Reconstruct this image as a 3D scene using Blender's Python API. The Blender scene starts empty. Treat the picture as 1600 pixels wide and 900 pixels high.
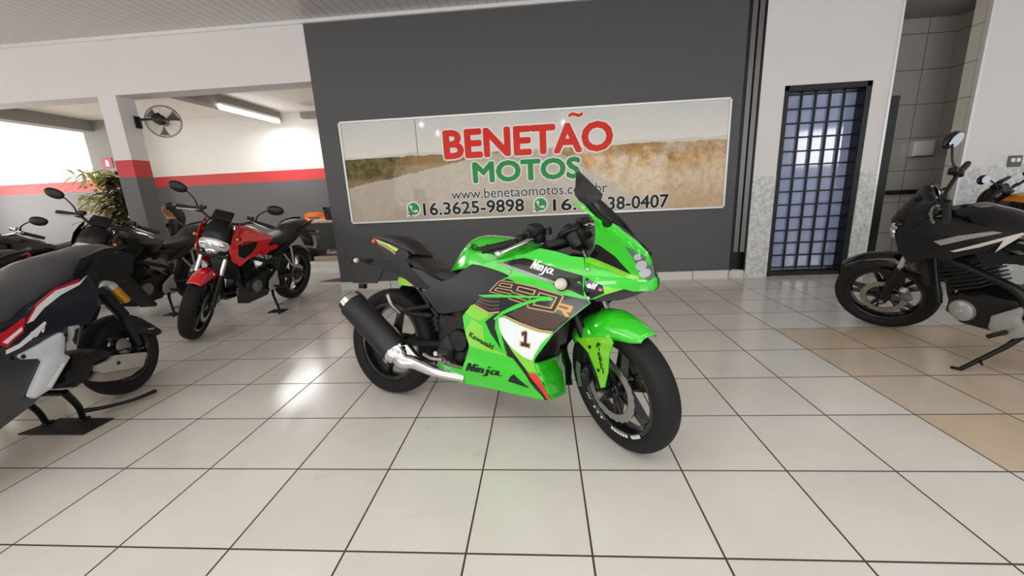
import bpy, bmesh, math, random
from mathutils import Vector, Matrix
from mathutils.geometry import delaunay_2d_cdt
random.seed(7)
SC = bpy.context.scene
COL = SC.collection
PI = math.pi
T = 0.405                      # floor tile module
W = 3.787                      # face of the shop wall

# ---------------------------------------------------------------- camera
cam_d = bpy.data.cameras.new('camera'); cam = bpy.data.objects.new('camera', cam_d); COL.objects.link(cam)
cam_d.sensor_width = 36.0; cam_d.lens = 639.88 / 1600 * 36.0; cam_d.clip_start = .05; cam_d.clip_end = 200
cam.matrix_world = Matrix(((.9966, .0301, .0761, 1.895), (.0668, .2390, -.9687, -1.067), (-.0474, .9706, .2362, 1.1385), (0, 0, 0, 1)))
SC.camera = cam
# ---------------------------------------------------------------- light
SC.view_settings.view_transform = 'Standard'; SC.view_settings.look = 'None'
SC.view_settings.gamma = 1.0; SC.view_settings.use_curve_mapping = False
SC.view_settings.exposure = 0.0
SC.cycles.use_denoising = True
SC.cycles.max_bounces = 8; SC.cycles.diffuse_bounces = 4; SC.cycles.glossy_bounces = 4; SC.cycles.caustics_reflective = False; SC.cycles.caustics_refractive = False
world = bpy.data.worlds.new('daylight'); SC.world = world; world.use_nodes = True
wb_ = world.node_tree.nodes['Background']; wb_.inputs[0].default_value = (.92, .95, 1, 1); wb_.inputs[1].default_value = 0.85
def area(name, loc, size, power, target, col=(1, 1, 1), spread=PI):
    d = bpy.data.lights.new(name, 'AREA'); d.shape = 'RECTANGLE'; d.size, d.size_y = size; d.energy = power; d.color = col; d.spread = spread
    o = bpy.data.objects.new(name, d); COL.objects.link(o); o.location = loc
    o.rotation_euler = (Vector(target) - Vector(loc)).to_track_quat('-Z', 'Y').to_euler(); return o
area('floor_fill_light', (1.8, -1.25, 2.97), (9, 2.0), 92, (1.8, -1.2, 0), (1, .98, .95))  # added fill panel under the ceiling, no fixture, brightens the floor
area('street_daylight', (1.5, -5.6, 1.3), (9, 1.5), 185, (1.8, 3, 1.0), (1, .98, .95))
area('side_daylight', (-9.6, 4.8, 1.7), (3.0, 2.2), 170, (-5, 5.5, 1.3), (1, .97, .93))
area('left_daylight', (-6.2, -2.0, 1.8), (4.0, 2.2), 80, (0, 2.5, .8), (1, .97, .93))

area('far_window_daylight', (9.7, -3.65, 1.83), (1.15, .95), 32, (5.0, 3.9, 1.4), (1, 1, 1))

# ---------------------------------------------------------------- helpers
def srgb(r, g, b):
    f = lambda c: (c / 255 / 12.92) if c <= 10 else ((c / 255 + .055) / 1.055) ** 2.4
    return (f(r), f(g), f(b), 1)
class N:
    """small wrapper that wires shader nodes"""
    def __init__(s, name):
        s.m = bpy.data.materials.new(name); s.m.use_nodes = True; s.t = s.m.node_tree; s.b = s.t.nodes['Principled BSDF']
    def node(s, kind, **kw):
        n = s.t.nodes.new(kind)
        for k, v in kw.items(): setattr(n, k, v)
        return n
    def put(s, sock, v):
        if isinstance(v, bpy.types.NodeSocket): s.t.links.new(v, sock)
        else: sock.default_value = v
    def math(s, op, a, b=0.0, c=0.0):
        n = s.node('ShaderNodeMath', operation=op); s.put(n.inputs[0], a); s.put(n.inputs[1], b)
        if op in ('COMPARE', 'MULTIPLY_ADD', 'SMOOTH_MIN'): s.put(n.inputs[2], c)
        return n.outputs[0]
    def pos(s):
        g = s.node('ShaderNodeNewGeometry'); x = s.node('ShaderNodeSeparateXYZ'); s.t.links.new(g.outputs['Position'], x.inputs[0]); return g.outputs['Position'], x.outputs
    def obj(s):
        g = s.node('ShaderNodeTexCoord'); return g.outputs['Object']
    def noise(s, vec, scale, detail=3, rough=.5):
        n = s.node('ShaderNodeTexNoise'); s.put(n.inputs['Vector'], vec); n.inputs['Scale'].default_value = scale; n.inputs['Detail'].default_value = detail; n.inputs['Roughness'].default_value = rough; return n.outputs['Fac']
    def mix(s, f, a, b):
        n = s.node('ShaderNodeMix', data_type='RGBA'); s.put(n.inputs[0], f); s.put(n.inputs[6], a); s.put(n.inputs[7], b); return n.outputs[2]
    def ramp(s, f, lo, hi):
        n = s.node('ShaderNodeMapRange', clamp=True); s.put(n.inputs[0], f); n.inputs[1].default_value = lo; n.inputs[2].default_value = hi; return n.outputs[0]
    def bump(s, h, strength, dist=.01):
        n = s.node('ShaderNodeBump'); s.put(n.inputs['Height'], h); n.inputs['Strength'].default_value = strength; n.inputs['Distance'].default_value = dist
        s.t.links.new(n.outputs[0], s.b.inputs['Normal'])
def mat(name, col, rough=.5, metal=0.0, coat=0.0, var=.06, scale=25, bump=0.0, spec=.5, emit=None, alpha=None, trans=0.0):
    """procedural surface: base colour with a little noise in colour and gloss"""
    n = N(name); b = n.b
    if len(col) == 3: col = srgb(*col)
    v = n.noise(n.obj(), scale)
    dk = tuple(c * (1 - var) for c in col[:3]) + (1,); lt = tuple(min(1, c * (1 + var)) for c in col[:3]) + (1,)
    n.put(b.inputs['Base Color'], n.mix(v, dk, lt))
    n.put(b.inputs['Roughness'], n.math('MULTIPLY_ADD', v, .08, max(0.02, rough - .04)))
    b.inputs['Metallic'].default_value = metal; b.inputs['Coat Weight'].default_value = coat; b.inputs['Coat Roughness'].default_value = .04
    b.inputs['Specular IOR Level'].default_value = spec; b.inputs['Transmission Weight'].default_value = trans
    if alpha is not None: b.inputs['Alpha'].default_value = alpha
    if emit: b.inputs['Emission Color'].default_value = emit[0]; b.inputs['Emission Strength'].default_value = emit[1]
    if bump: n.bump(n.noise(n.obj(), scale * 8, 4), bump, .003)
    return n.m

class MB:
    """mesh builder: every call adds a shape; build() links ONE mesh object"""
    def __init__(s, M=None): s.v = []; s.f = []; s.mi = []; s.M = M; s.k = 0
    def add(s, vs, fs):
        b = len(s.v)
        s.v += [(s.M @ Vector(p)) if s.M else Vector(p) for p in vs]; s.f += [tuple(b + i for i in f) for f in fs]; s.mi += [s.k] * len(fs); return s
    def box(s, c, d, R=None, ch=0.0):
        hx, hy, hz = d[0] / 2, d[1] / 2, d[2] / 2
        bm = bmesh.new(); bmesh.ops.create_cube(bm, size=1)
        for v in bm.verts: v.co = Vector((v.co.x * d[0], v.co.y * d[1], v.co.z * d[2]))
        if ch: bmesh.ops.bevel(bm, geom=bm.edges[:], offset=min(ch, .45 * min(d)), segments=2, affect='EDGES', profile=.5)
        bm.verts.index_update()
        vs = [((R @ v.co) if R else v.co) + Vector(c) for v in bm.verts]; fs = [[v.index for v in f.verts] for f in bm.faces]; bm.free()
        return s.add(vs, fs)
    def lathe(s, prof, o=(0, 0, 0), ax=(0, 0, 1), n=32, closed=False):
        ax = Vector(ax).normalized(); q = Vector((0, 0, 1)).rotation_difference(ax); o = Vector(o); m = len(prof)
        vs = [o + q @ Vector((r * math.cos(2 * PI * i / n), r * math.sin(2 * PI * i / n), h)) for i in range(n) for r, h in prof]; fs = []
        for i in range(n):
            j = (i + 1) % n
            for k in range(m if closed else m - 1):
                k2 = (k + 1) % m; fs.append((i * m + k, j * m + k, j * m + k2, i * m + k2))
        return s.add(vs, fs)
    def cyl(s, p0, p1, r0, r1=None, n=20):
        p0, p1 = Vector(p0), Vector(p1); r1 = r0 if r1 is None else r1; L = (p1 - p0).length
        return s.lathe([(0, 0), (r0, 0), (r1, L), (0, L)], p0, p1 - p0, n)
    def tube(s, pts, r, n=10, smooth=True, flat=None):
        pts = [Vector(p) for p in pts]; k = len(pts)
        rs = list(r) if isinstance(r, (list, tuple)) else [r] * k
        if smooth and k > 2:
            P = [pts[0] * 2 - pts[1]] + pts + [pts[-1] * 2 - pts[-2]]; q = []; qr = []
            for i in range(1, k):
                for t in (0, .25, .5, .75):
                    a, b, c, d = P[i - 1], P[i], P[i + 1], P[i + 2]
                    q.append(.5 * ((2 * b) + (c - a) * t + (2 * a - 5 * b + 4 * c - d) * t * t + (3 * b - a - 3 * c + d) * t ** 3)); qr.append(rs[i - 1] * (1 - t) + rs[i] * t)
            pts = q + [pts[-1]]; rs = qr + [rs[-1]]; k = len(pts)
        tg = [(pts[min(i + 1, k - 1)] - pts[max(i - 1, 0)]).normalized() for i in range(k)]
        up = Vector((0, 0, 1)) if abs(tg[0].z) < .9 else Vector((1, 0, 0)); u = tg[0].cross(up).normalized(); vs = []; fs = []
        for i in range(k):
            u = (u - tg[i] * u.dot(tg[i])).normalized(); w = tg[i].cross(u)
            fl = flat or 1.0
            vs += [pts[i] + (u * math.cos(2 * PI * j / n) + w * math.sin(2 * PI * j / n) * fl) * rs[i] for j in range(n)]
        for i in range(k - 1):
            for j in range(n): fs.append((i * n + j, i * n + (j + 1) % n, (i + 1) * n + (j + 1) % n, (i + 1) * n + j))
        vs += [pts[0], pts[-1]]; e = k * n
        for j in range(n): fs.append((e, (j + 1) % n, j)); fs.append((e + 1, (k - 1) * n + j, (k - 1) * n + (j + 1) % n))
        return s.add(vs, fs)
    def ball(s, c, r, R=None, n=16):
        r = (r, r, r) if not isinstance(r, (tuple, list)) else r; bm = bmesh.new(); bmesh.ops.create_uvsphere(bm, u_segments=n, v_segments=n // 2 + 2, radius=1); bm.verts.index_update()
        vs = [((R @ Vector((v.co.x * r[0], v.co.y * r[1], v.co.z * r[2]))) if R else Vector((v.co.x * r[0], v.co.y * r[1], v.co.z * r[2]))) + Vector(c) for v in bm.verts]
        fs = [[v.index for v in f.verts] for f in bm.faces]; bm.free(); return s.add(vs, fs)
    def slab(s, poly, y0, y1, step=None):
        """outline in (x, z) with straight sides from y0 to y1"""
        return s.sheet(poly, lambda x, z: y0, lambda x, z: y1, step or 9)
    def sheet(s, poly, fa, fb, step=.025):
        """outline in (x, z); one face at y = fa(x, z), the other at y = fb(x, z), closed round the edge"""
        v2, tri, nb = fill2d(poly, step); k = len(v2)
        vs = [(x, fa(x, z), z) for x, z in v2] + [(x, fb(x, z), z) for x, z in v2]
        fs = [t for t in tri] + [tuple(k + i for i in reversed(t)) for t in tri] + [(i, (i + 1) % nb, k + (i + 1) % nb, k + i) for i in range(nb)]
        return s.add(vs, fs)
    def pillow(s, poly, hw, R=.08, y=0.0, minw=.15, step=.025, power=2.2):
        """closed body over an outline in (x, z): half thickness hw, rounded towards the edge over the distance R"""
        v2, tri, nb = fill2d(poly, step); k = len(v2); bd = v2[:nb]
        def w(i):
            if i < nb: return minw
            p = v2[i]; d = min(segd(p, bd[j], bd[(j + 1) % nb]) for j in range(nb)); t = min(1, d / R); return minw + (1 - minw) * (1 - (1 - t) ** power) ** (1 / power)
        h = (lambda x, z: hw) if not callable(hw) else hw
        ws = [w(i) * h(*v2[i]) for i in range(k)]
        vs = [(v2[i][0], y - ws[i], v2[i][1]) for i in range(k)] + [(v2[i][0], y + ws[i], v2[i][1]) for i in range(k)]
        fs = [t for t in tri] + [tuple(k + i for i in reversed(t)) for t in tri] + [(i, (i + 1) % nb, k + (i + 1) % nb, k + i) for i in range(nb)]
        return s.add(vs, fs)
    def loft(s, top, bot, w, n=24, m=7, cap=True, e=1.0, y=0.0):
        """body that is round across: top line at the middle plane, bottom line at half width w (number or list)"""
        a, b = resample(top, n), resample(bot, n); vs = []; fs = []; q = 2 * m + 1
        for i in range(n):
            t = i / (n - 1); ww = w if not isinstance(w, (list, tuple)) else lerpl(w, t)
            for j in range(-m, m + 1):
                an = j / m * PI / 2; c = abs(math.cos(an)) ** e; vs.append((b[i][0] + (a[i][0] - b[i][0]) * c, y + ww * math.sin(an), b[i][1] + (a[i][1] - b[i][1]) * c))
        for i in range(n - 1):
            for j in range(q - 1): fs.append((i * q + j, (i + 1) * q + j, (i + 1) * q + j + 1, i * q + j + 1))
            if cap: fs.append((i * q, i * q + q - 1, (i + 1) * q + q - 1, (i + 1) * q))
        if cap: fs += [tuple(range(q)), tuple(reversed(range((n - 1) * q, n * q)))]
        return s.add(vs, fs)
    def build(s, name, mats, parent=None, smooth=True, ang=40, bevel=0.0):
        me = bpy.data.meshes.new(name); me.from_pydata([tuple(v) for v in s.v], [], s.f); me.validate()
        bm = bmesh.new(); bm.from_mesh(me); bmesh.ops.recalc_face_normals(bm, faces=bm.faces); bm.to_mesh(me); bm.free()
        for m in (mats if isinstance(mats, (list, tuple)) else [mats]): me.materials.append(m)
        if len(me.polygons) == len(s.mi): me.polygons.foreach_set('material_index', s.mi)
        if smooth:
            me.polygons.foreach_set('use_smooth', [True] * len(me.polygons)); me.set_sharp_from_angle(angle=math.radians(ang))
        o = bpy.data.objects.new(name, me); COL.objects.link(o); o.parent = parent
        if bevel:
            bv = o.modifiers.new('bevel', 'BEVEL'); bv.width = bevel; bv.segments = 2; bv.limit_method = 'ANGLE'
        return o
def segd(p, a, b):
    ax, az = a; dx, dz = b[0] - ax, b[1] - az; L = dx * dx + dz * dz
    t = 0 if L == 0 else max(0, min(1, ((p[0] - ax) * dx + (p[1] - az) * dz) / L)); return math.hypot(p[0] - ax - t * dx, p[1] - az - t * dz)
def lerpl(l, t):
    k = t * (len(l) - 1); i = min(int(k), len(l) - 2); return l[i] + (l[i + 1] - l[i]) * (k - i)
def resample(p, n):
    L = [0]
    for a, b in zip(p, p[1:]): L.append(L[-1] + math.hypot(b[0] - a[0], b[1] - a[1]))
    out = []
    for i in range(n):
        d = L[-1] * i / (n - 1); k = 0
        while k < len(p) - 2 and L[k + 1] < d: k += 1
        t = 0 if L[k + 1] == L[k] else (d - L[k]) / (L[k + 1] - L[k]); out.append((p[k][0] + (p[k + 1][0] - p[k][0]) * t, p[k][1] + (p[k + 1][1] - p[k][1]) * t))
    return out
def inside(p, poly):
    c = False; n = len(poly)
    for i in range(n):
        a, b = poly[i], poly[i - 1]
        if (a[1] > p[1]) != (b[1] > p[1]) and p[0] < (b[0] - a[0]) * (p[1] - a[1]) / (b[1] - a[1]) + a[0]: c = not c
    return c
def fill2d(poly, step):
    """outline points first (split to the step), then a grid of inner points; triangles over the inside"""
    b = []
    for i, a in enumerate(poly):
        c = poly[(i + 1) % len(poly)]; L = math.hypot(c[0] - a[0], c[1] - a[1])
        if L < 1e-4: continue
        k = max(1, int(round(L / step))); b += [(a[0] + (c[0] - a[0]) * j / k, a[1] + (c[1] - a[1]) * j / k) for j in range(k)]
    nb = len(b); pts = list(b); xs = [p[0] for p in b]; zs = [p[1] for p in b]
    z = min(zs) + step * .5; row = 0
    while z < max(zs):
        x = min(xs) + step * (.5 if row % 2 else .25)
        while x < max(xs):
            if inside((x, z), b) and min(segd((x, z), b[j], b[(j + 1) % nb]) for j in range(nb)) > step * .42: pts.append((x, z))
            x += step
        z += step * .87; row += 1
    v, e, f, ov, oe, of = delaunay_2d_cdt([Vector(p) for p in pts], [(i, (i + 1) % nb) for i in range(nb)], [], 1, 1e-6)
    if len(v) == len(pts): return [tuple(p) for p in v], [tuple(t) for t in f], nb
    mp = {}; 
    for i, src in enumerate(ov):
        for q in src: mp[q] = i
    v2 = [tuple(p) for p in v]; keep = [mp[i] for i in range(nb) if i in mp]; order = []
    for i in keep:
        if i not in order: order.append(i)
    rest = [i for i in range(len(v2)) if i not in set(order)]; new = {o: k for k, o in enumerate(order + rest)}
    return [v2[i] for i in order + rest], [tuple(new[i] for i in t) for t in f], len(order)

def empty(name, M=None):
    o = bpy.data.objects.new(name, None); COL.objects.link(o); o.empty_display_size = .1
    if M is not None: o.matrix_world = M
    return o
def tag(o, label=None, cat=None, group=None, kind=None):
    for k, v in (('label', label), ('category', cat), ('group', group), ('kind', kind)):
        if v: o[k] = v
    return o
def pose(x, y, head, lean=0.0, z=0.0): return Matrix.Translation((x, y, z)) @ Matrix.Rotation(head, 4, 'Z') @ Matrix.Rotation(lean, 4, 'X')
def text2d(txt, bold=0.0, shear=0.0, res=3):
    """flat letter faces of the words, scaled into a unit box"""
    c = bpy.data.curves.new('words', 'FONT'); c.body = txt; c.fill_mode = 'BOTH'; c.offset = bold; c.shear = shear; c.resolution_u = res
    o = bpy.data.objects.new('words', c); COL.objects.link(o); bpy.context.view_layer.update()
    me = bpy.data.meshes.new_from_object(o.evaluated_get(bpy.context.evaluated_depsgraph_get()))
    v = [(p.co.x, p.co.y) for p in me.vertices]; f = [tuple(p.vertices) for p in me.polygons]
    bpy.data.objects.remove(o); bpy.data.curves.remove(c); bpy.data.meshes.remove(me)
    x0, x1 = min(p[0] for p in v), max(p[0] for p in v); y0, y1 = min(p[1] for p in v), max(p[1] for p in v)
    return [((p[0] - x0) / (x1 - x0), (p[1] - y0) / (y1 - y0)) for p in v], f
def words(mb, txt, fn, bold=0.0, shear=0.0):
    """adds the words to mb; fn maps the unit box to 3-D"""
    v, f = text2d(txt, bold, shear); mb.add([fn(a, b) for a, b in v], f)
def strokes(mb, lines, r, fn):
    """lettering drawn as flat ribbons in a unit box"""
    for ln in lines:
        for a, b in zip(ln, ln[1:]):
            dx, dy = b[0] - a[0], b[1] - a[1]; L = math.hypot(dx, dy) or 1; nx, ny = -dy / L * r, dx / L * r
            ex, ey = dx / L * r * .5, dy / L * r * .5
            mb.add([fn(a[0] - ex + nx, a[1] - ey + ny), fn(a[0] - ex - nx, a[1] - ey - ny), fn(b[0] + ex - nx, b[1] + ey - ny), fn(b[0] + ex + nx, b[1] + ey + ny)], [(0, 1, 2, 3)])
# ================================================================ materials of the room
def m_floor():
    n = N('glazed_floor_tile'); p, x = n.pos()
    fx = n.math('FRACT', n.math('DIVIDE', x[0], T)); fy = n.math('FRACT', n.math('DIVIDE', x[1], T))
    ex = n.math('MINIMUM', fx, n.math('SUBTRACT', 1.0, fx)); ey = n.math('MINIMUM', fy, n.math('SUBTRACT', 1.0, fy))
    e = n.math('MINIMUM', ex, ey); g = n.math('LESS_THAN', e, .0085)
    cx = n.math('FLOOR', n.math('DIVIDE', x[0], T)); cy = n.math('FLOOR', n.math('DIVIDE', x[1], T))
    cb = n.node('ShaderNodeCombineXYZ'); n.put(cb.inputs[0], cx); n.put(cb.inputs[1], cy)
    wn = n.node('ShaderNodeTexWhiteNoise'); wn.noise_dimensions = '2D'; n.put(wn.inputs['Vector'], cb.outputs[0])
    base = n.mix(wn.outputs['Value'], srgb(220, 217, 211), srgb(228, 225, 218))
    # warmer tint on whole tiles on the right, weaker on the left
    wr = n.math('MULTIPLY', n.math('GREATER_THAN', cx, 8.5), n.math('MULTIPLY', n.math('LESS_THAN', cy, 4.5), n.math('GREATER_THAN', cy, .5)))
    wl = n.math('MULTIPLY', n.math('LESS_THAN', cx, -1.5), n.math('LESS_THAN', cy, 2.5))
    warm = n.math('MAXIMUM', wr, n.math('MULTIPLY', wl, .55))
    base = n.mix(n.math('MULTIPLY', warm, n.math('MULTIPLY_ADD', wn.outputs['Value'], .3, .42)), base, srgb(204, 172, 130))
    cl = n.noise(p, 2.2, 4); base = n.mix(n.math('MULTIPLY', n.ramp(cl, .35, .8), .22), base, srgb(168, 160, 146))
    sp = n.noise(p, 9.0, 2); base = n.mix(n.math('MULTIPLY', n.ramp(sp, .72, .78), .16), base, srgb(150, 140, 126))
    n.put(n.b.inputs['Base Color'], n.mix(g, base, srgb(70, 60, 52)))
    n.put(n.b.inputs['Roughness'], n.math('MULTIPLY_ADD', g, .5, n.math('MULTIPLY_ADD', cl, .12, .13)))
    n.bump(n.ramp(e, .004, .012), .25, .002); return n.m
def m_speckle():
    n = N('speckled_stone_dado'); p, x = n.pos(); v = n.noise(p, 26, 5, .65); w = n.noise(p, 90, 2)
    c = n.mix(n.ramp(v, .38, .62), srgb(186, 188, 188), srgb(228, 228, 227)); c = n.mix(n.math('MULTIPLY', n.ramp(w, .5, .7), .4), c, srgb(150, 152, 152))
    n.put(n.b.inputs['Base Color'], c); n.b.inputs['Roughness'].default_value = .35; n.bump(v, .3, .004); return n.m
def m_tile(name, tone, line, sx, sz, ox=0.0, oz=0.0, rough=.2, axis=0):
    n = N(name); p, x = n.pos()
    fx = n.math('FRACT', n.math('DIVIDE', n.math('SUBTRACT', x[axis], ox), sx)); fz = n.math('FRACT', n.math('DIVIDE', n.math('SUBTRACT', x[2], oz), sz))
    g = n.math('MAXIMUM', n.math('LESS_THAN', fx, .022), n.math('LESS_THAN', fz, .018)); v = n.noise(p, 3, 3)
    c = n.mix(v, tuple(a * .92 for a in srgb(*tone)[:3]) + (1,), srgb(*tone)); n.put(n.b.inputs['Base Color'], n.mix(g, c, srgb(*line))); n.b.inputs['Roughness'].default_value = rough; return n.m
def m_ceiling():
    n = N('grey_slatted_ceiling'); p, x = n.pos(); f = n.math('FRACT', n.math('DIVIDE', x[0], .10)); g = n.math('LESS_THAN', f, .10)
    f2 = n.math('FRACT', n.math('DIVIDE', x[0], .033)); c = n.mix(f2, srgb(200, 196, 194), srgb(208, 204, 202))
    n.put(n.b.inputs['Base Color'], n.mix(g, c, srgb(160, 158, 156))); n.b.inputs['Roughness'].default_value = .35; n.bump(f, .3, .004); return n.m
M = {}
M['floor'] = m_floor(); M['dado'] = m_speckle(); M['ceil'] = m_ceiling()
M['charcoal'] = mat('charcoal_wall_paint', (80, 80, 82), .55, var=.04, scale=4)
M['white'] = mat('white_wall_paint', (224, 221, 220), .6, var=.03, scale=3)
M['bright'] = mat('bright_white_paint', (236, 232, 226), .6, var=.02, scale=3)
M['red_band'] = mat('red_wall_paint', (206, 62, 62), .55, var=.03, scale=4)
M['grey_band'] = mat('grey_wall_paint', (98, 97, 98), .55, var=.04, scale=4)
M['skirting'] = m_tile('cream_skirting_tile', (218, 214, 205), (120, 112, 104), T, 9, 0, -5, .2)
M['niche'] = m_tile('grey_wall_tile', (176, 172, 166), (84, 80, 76), .31, .38, 6.69 - .62, 1.116, .15)
M['niche_s'] = m_tile('grey_wall_tile_side', (170, 166, 160), (84, 80, 76), .31, .38, 4.5, 1.116, .15, axis=1)
M['jamb'] = m_tile('cream_jamb_tile', (226, 220, 208), (110, 100, 90), .31, .345, 3.70, .8, .2, axis=1)
M['black_metal'] = mat('black_painted_metal', (20, 20, 22), .4, .3)
M['grey_metal'] = mat('grey_steel_channel', (120, 118, 118), .35, .8)
M['alu'] = mat('white_aluminium', (232, 232, 230), .3, .2)
M['plaster_grey'] = mat('grey_plaster', (150, 146, 142), .7)

def struct(name, mb, m, bevel=0.0, smooth=False, parent=None):
    o = mb.build(name, m, parent, smooth=smooth, bevel=bevel); tag(o, kind='structure'); return o
def B(*bs):
    mb = MB()
    for x0, x1, y0, y1, z0, z1 in bs: mb.box(((x0 + x1) / 2, (y0 + y1) / 2, (z0 + z1) / 2), (x1 - x0, y1 - y0, z1 - z0))
    return mb
def bands(mb, x0, x1, y0, y1, z1):
    for k, (a, b) in enumerate(((0, 1.49), (1.49, 1.69), (1.69, z1))):
        mb.k = (2, 1, 0)[k]; mb.box(((x0 + x1) / 2, (y0 + y1) / 2, (a + b) / 2), (x1 - x0, y1 - y0, b - a))
    return mb
BAND = [M['bright'], M['red_band'], M['grey_band']]
CZ = 3.015
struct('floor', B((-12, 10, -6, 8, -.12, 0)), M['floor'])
struct('ceiling', B((-12, 10, -5.0, W + .02, CZ, CZ + .1)), M['ceil'])
struct('wall_back', B((-.63, 4.062, W, W + .2, 0, CZ)), M['charcoal'])
struct('baseboard_back', B((-.635, 4.062, W - .014, W, 0, .095), (4.062, 4.235, W + .01, W + .03, 0, .085)), M['skirting'])
struct('trim_1', B((-12, 4.06, W - .035, W - .001, CZ - .035, CZ)), M['alu'])
# roller-shutter channel between the charcoal and the white wall
struct('trim_2', B((4.062, 4.24, W + .06, W + .2, .085, CZ), (4.062, 4.085, W - .004, W + .06, .085, CZ), (4.222, 4.24, W - .004, W + .06, .085, CZ)), M['black_metal'])
struct('trim_3', B((4.10, 4.150, W + .012, W + .055, .30, CZ), (4.168, 4.218, W + .005, W + .05, .30, CZ)), M['grey_metal'])
DX0, DX1, DZ = 4.485, 5.355, 2.045
struct('wall_right', B((4.24, DX0, W, W + .25, 0, CZ), (DX1, 5.535, W, W + .25, 0, CZ), (DX0, DX1, W, W + .25, DZ, CZ), (6.365, 10, W, W + .18, 0, CZ)), M['white'])
struct('trim_4', B((4.24, DX0, W - .006, W, 0, 1.135), (DX1, 5.535, W - .006, W, 0, 1.135), (6.365, 10, W - .006, W, 0, 1.135)), M['dado'])
struct('trim_5', B((5.522, 5.545, W - .012, W + .03, 0, CZ), (6.352, 6.375, W - .012, W + .03, 0, CZ)), M['alu'])
# tiled recess
struct('wall_recess', B((4.9, 6.80, 4.5, 4.62, 0, CZ)), M['niche'])
struct('wall_recess_side', B((6.69, 6.8, W + .18, 4.5, 0, CZ), (5.30, 5.42, W + .25, 4.5, 0, CZ)), M['niche_s'])
struct('trim_6', B((6.362, 6.37, W, W + .18, 0, CZ)), M['jamb'])
struct('ceiling_recess', B((5.3, 6.8, W + .02, 4.62, 2.80, 2.9)), M['plaster_grey'])
struct('door_2', B((5.60, 5.72, W + .10, W + .16, 0, 1.90), (5.60, 5.66, W + .16, 4.46, 0, 1.90)), M['black_metal'])
# left beam and column, and the room behind
struct('wall_beam', B((-12, -.63, W, W + .26, 2.41, CZ)), M['white'])
mb = bands(MB(), -3.235, -3.01, W - .002, W + .23, 2.41); struct('wall_column', mb, [M['white'], M['red_band'], M['grey_band']])
mb = bands(MB(), -11, .3, 6.9, 7.05, 2.75); struct('wall_rear', mb, BAND)
struct('wall_rear_side', B((-.40, -.3, W + .2, 6.9, 0, 2.8)), M['bright'])
mb = bands(MB(), -11.1, -11, W, 7, 2.75)
struct('ceiling_rear', B((-11, -.3, W + .26, 7, 2.72, 2.85)), M['bright'])
struct('wall_pier', B((-6.56, -6.0, 6.48, 6.9, 0, 2.75)), M['plaster_grey'])
mb = MB(); mb.box((-6.36, 5.35, 2.64), (.24, 2.6, .22), Matrix.Rotation(.09, 3, 'Z')); mb.box((-2.98, 5.4, 2.65), (.20, 2.8, .20)); mb.box((-1.6, 6.42, 2.56), (1.3, .16, .10))
struct('trim_7', mb, M['plaster_grey'])
struct('trim_8', B((-3.3, -.4, 5.44, 6.9, 0, .075)), M['white'])      # low step up to the desk
mb = MB(); mb.add([(-1.213, 4.303, .004), (-.64, 4.24, .004), (-.64, 4.95, .004), (-.9, 4.80, .004)], [(0, 1, 2, 3)])
# ---------------------------------------------------------------- grille door
def grille_door():
    fr = struct('door_1', B((DX0, DX0 + .05, W + .0, W + .16, 0, DZ), (DX1 - .055, DX1, W + .0, W + .22, 0, DZ), (DX0, DX1, W, W + .16, DZ - .055, DZ), (DX0, DX1, W + .02, W + .16, 0, .045)), M['black_metal'], bevel=.004)
    x0, x1, z0, z1 = DX0 + .05, DX1 - .055, .06, DZ - .055
    n = N('frosted_blue_glass'); p, x = n.pos(); v = n.noise(p, 5, 2)
    n.put(n.b.inputs['Base Color'], n.mix(v, srgb(136, 150, 188), srgb(164, 176, 208))); n.b.inputs['Roughness'].default_value = .06; n.b.inputs['Specular IOR Level'].default_value = .9
    struct('door_glass', B((x0, x1, W + .135, W + .145, z0, z1)), n.m, parent=fr)
    mb = MB(); cw = (x1 - x0) / 5.25
    for i in range(0, 6): mb.box((x0 + .012 + cw * i + (.25 * cw if i else 0), W + .115, (z0 + z1) / 2), (.015, .022, z1 - z0))
    for j in range(14): mb.box(((x0 + x1) / 2, W + .112, z0 + .02 + j * (z1 - z0 - .04) / 13), (x1 - x0, .018, .015))
    struct('door_grille', mb, M['black_metal'], parent=fr)
grille_door()
# ---------------------------------------------------------------- pieces in the recess
mb = MB(); mb.box((6.49, 4.455, 1.37), (.23, .09, .18), ch=.012); o = mb.build('towel_dispenser', M['alu'])
tag(o, 'white paper towel dispenser on the grey tiles of the recess', 'dispenser'); mb = MB(); mb.box((6.49, 4.42, 1.279), (.19, .07, .012)); mb.build('outlet_slot', M['black_metal'], o)
mb = MB(); mb.box((6.43, 4.44, .865), (.50, .10, .05), ch=.01); tag(mb.build('wall_shelf', M['black_metal']), 'short black shelf on the tiles of the recess', 'shelf')
w_ = empty('light_switch', Matrix.Translation((6.88, W - .006, 1.165))); tag(w_, 'dark grey switch plate with two white keys on the white wall', 'switch')
MB().box((0, 0, 0), (.135, .012, .115), ch=.004).build('plate', mat('dark_grey_plastic', (92, 92, 88), .5), w_)
for dx in (-.026, .026): MB().box((dx, -.008, .012), (.038, .010, .04), ch=.003).build('key', M['alu'], w_)
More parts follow.
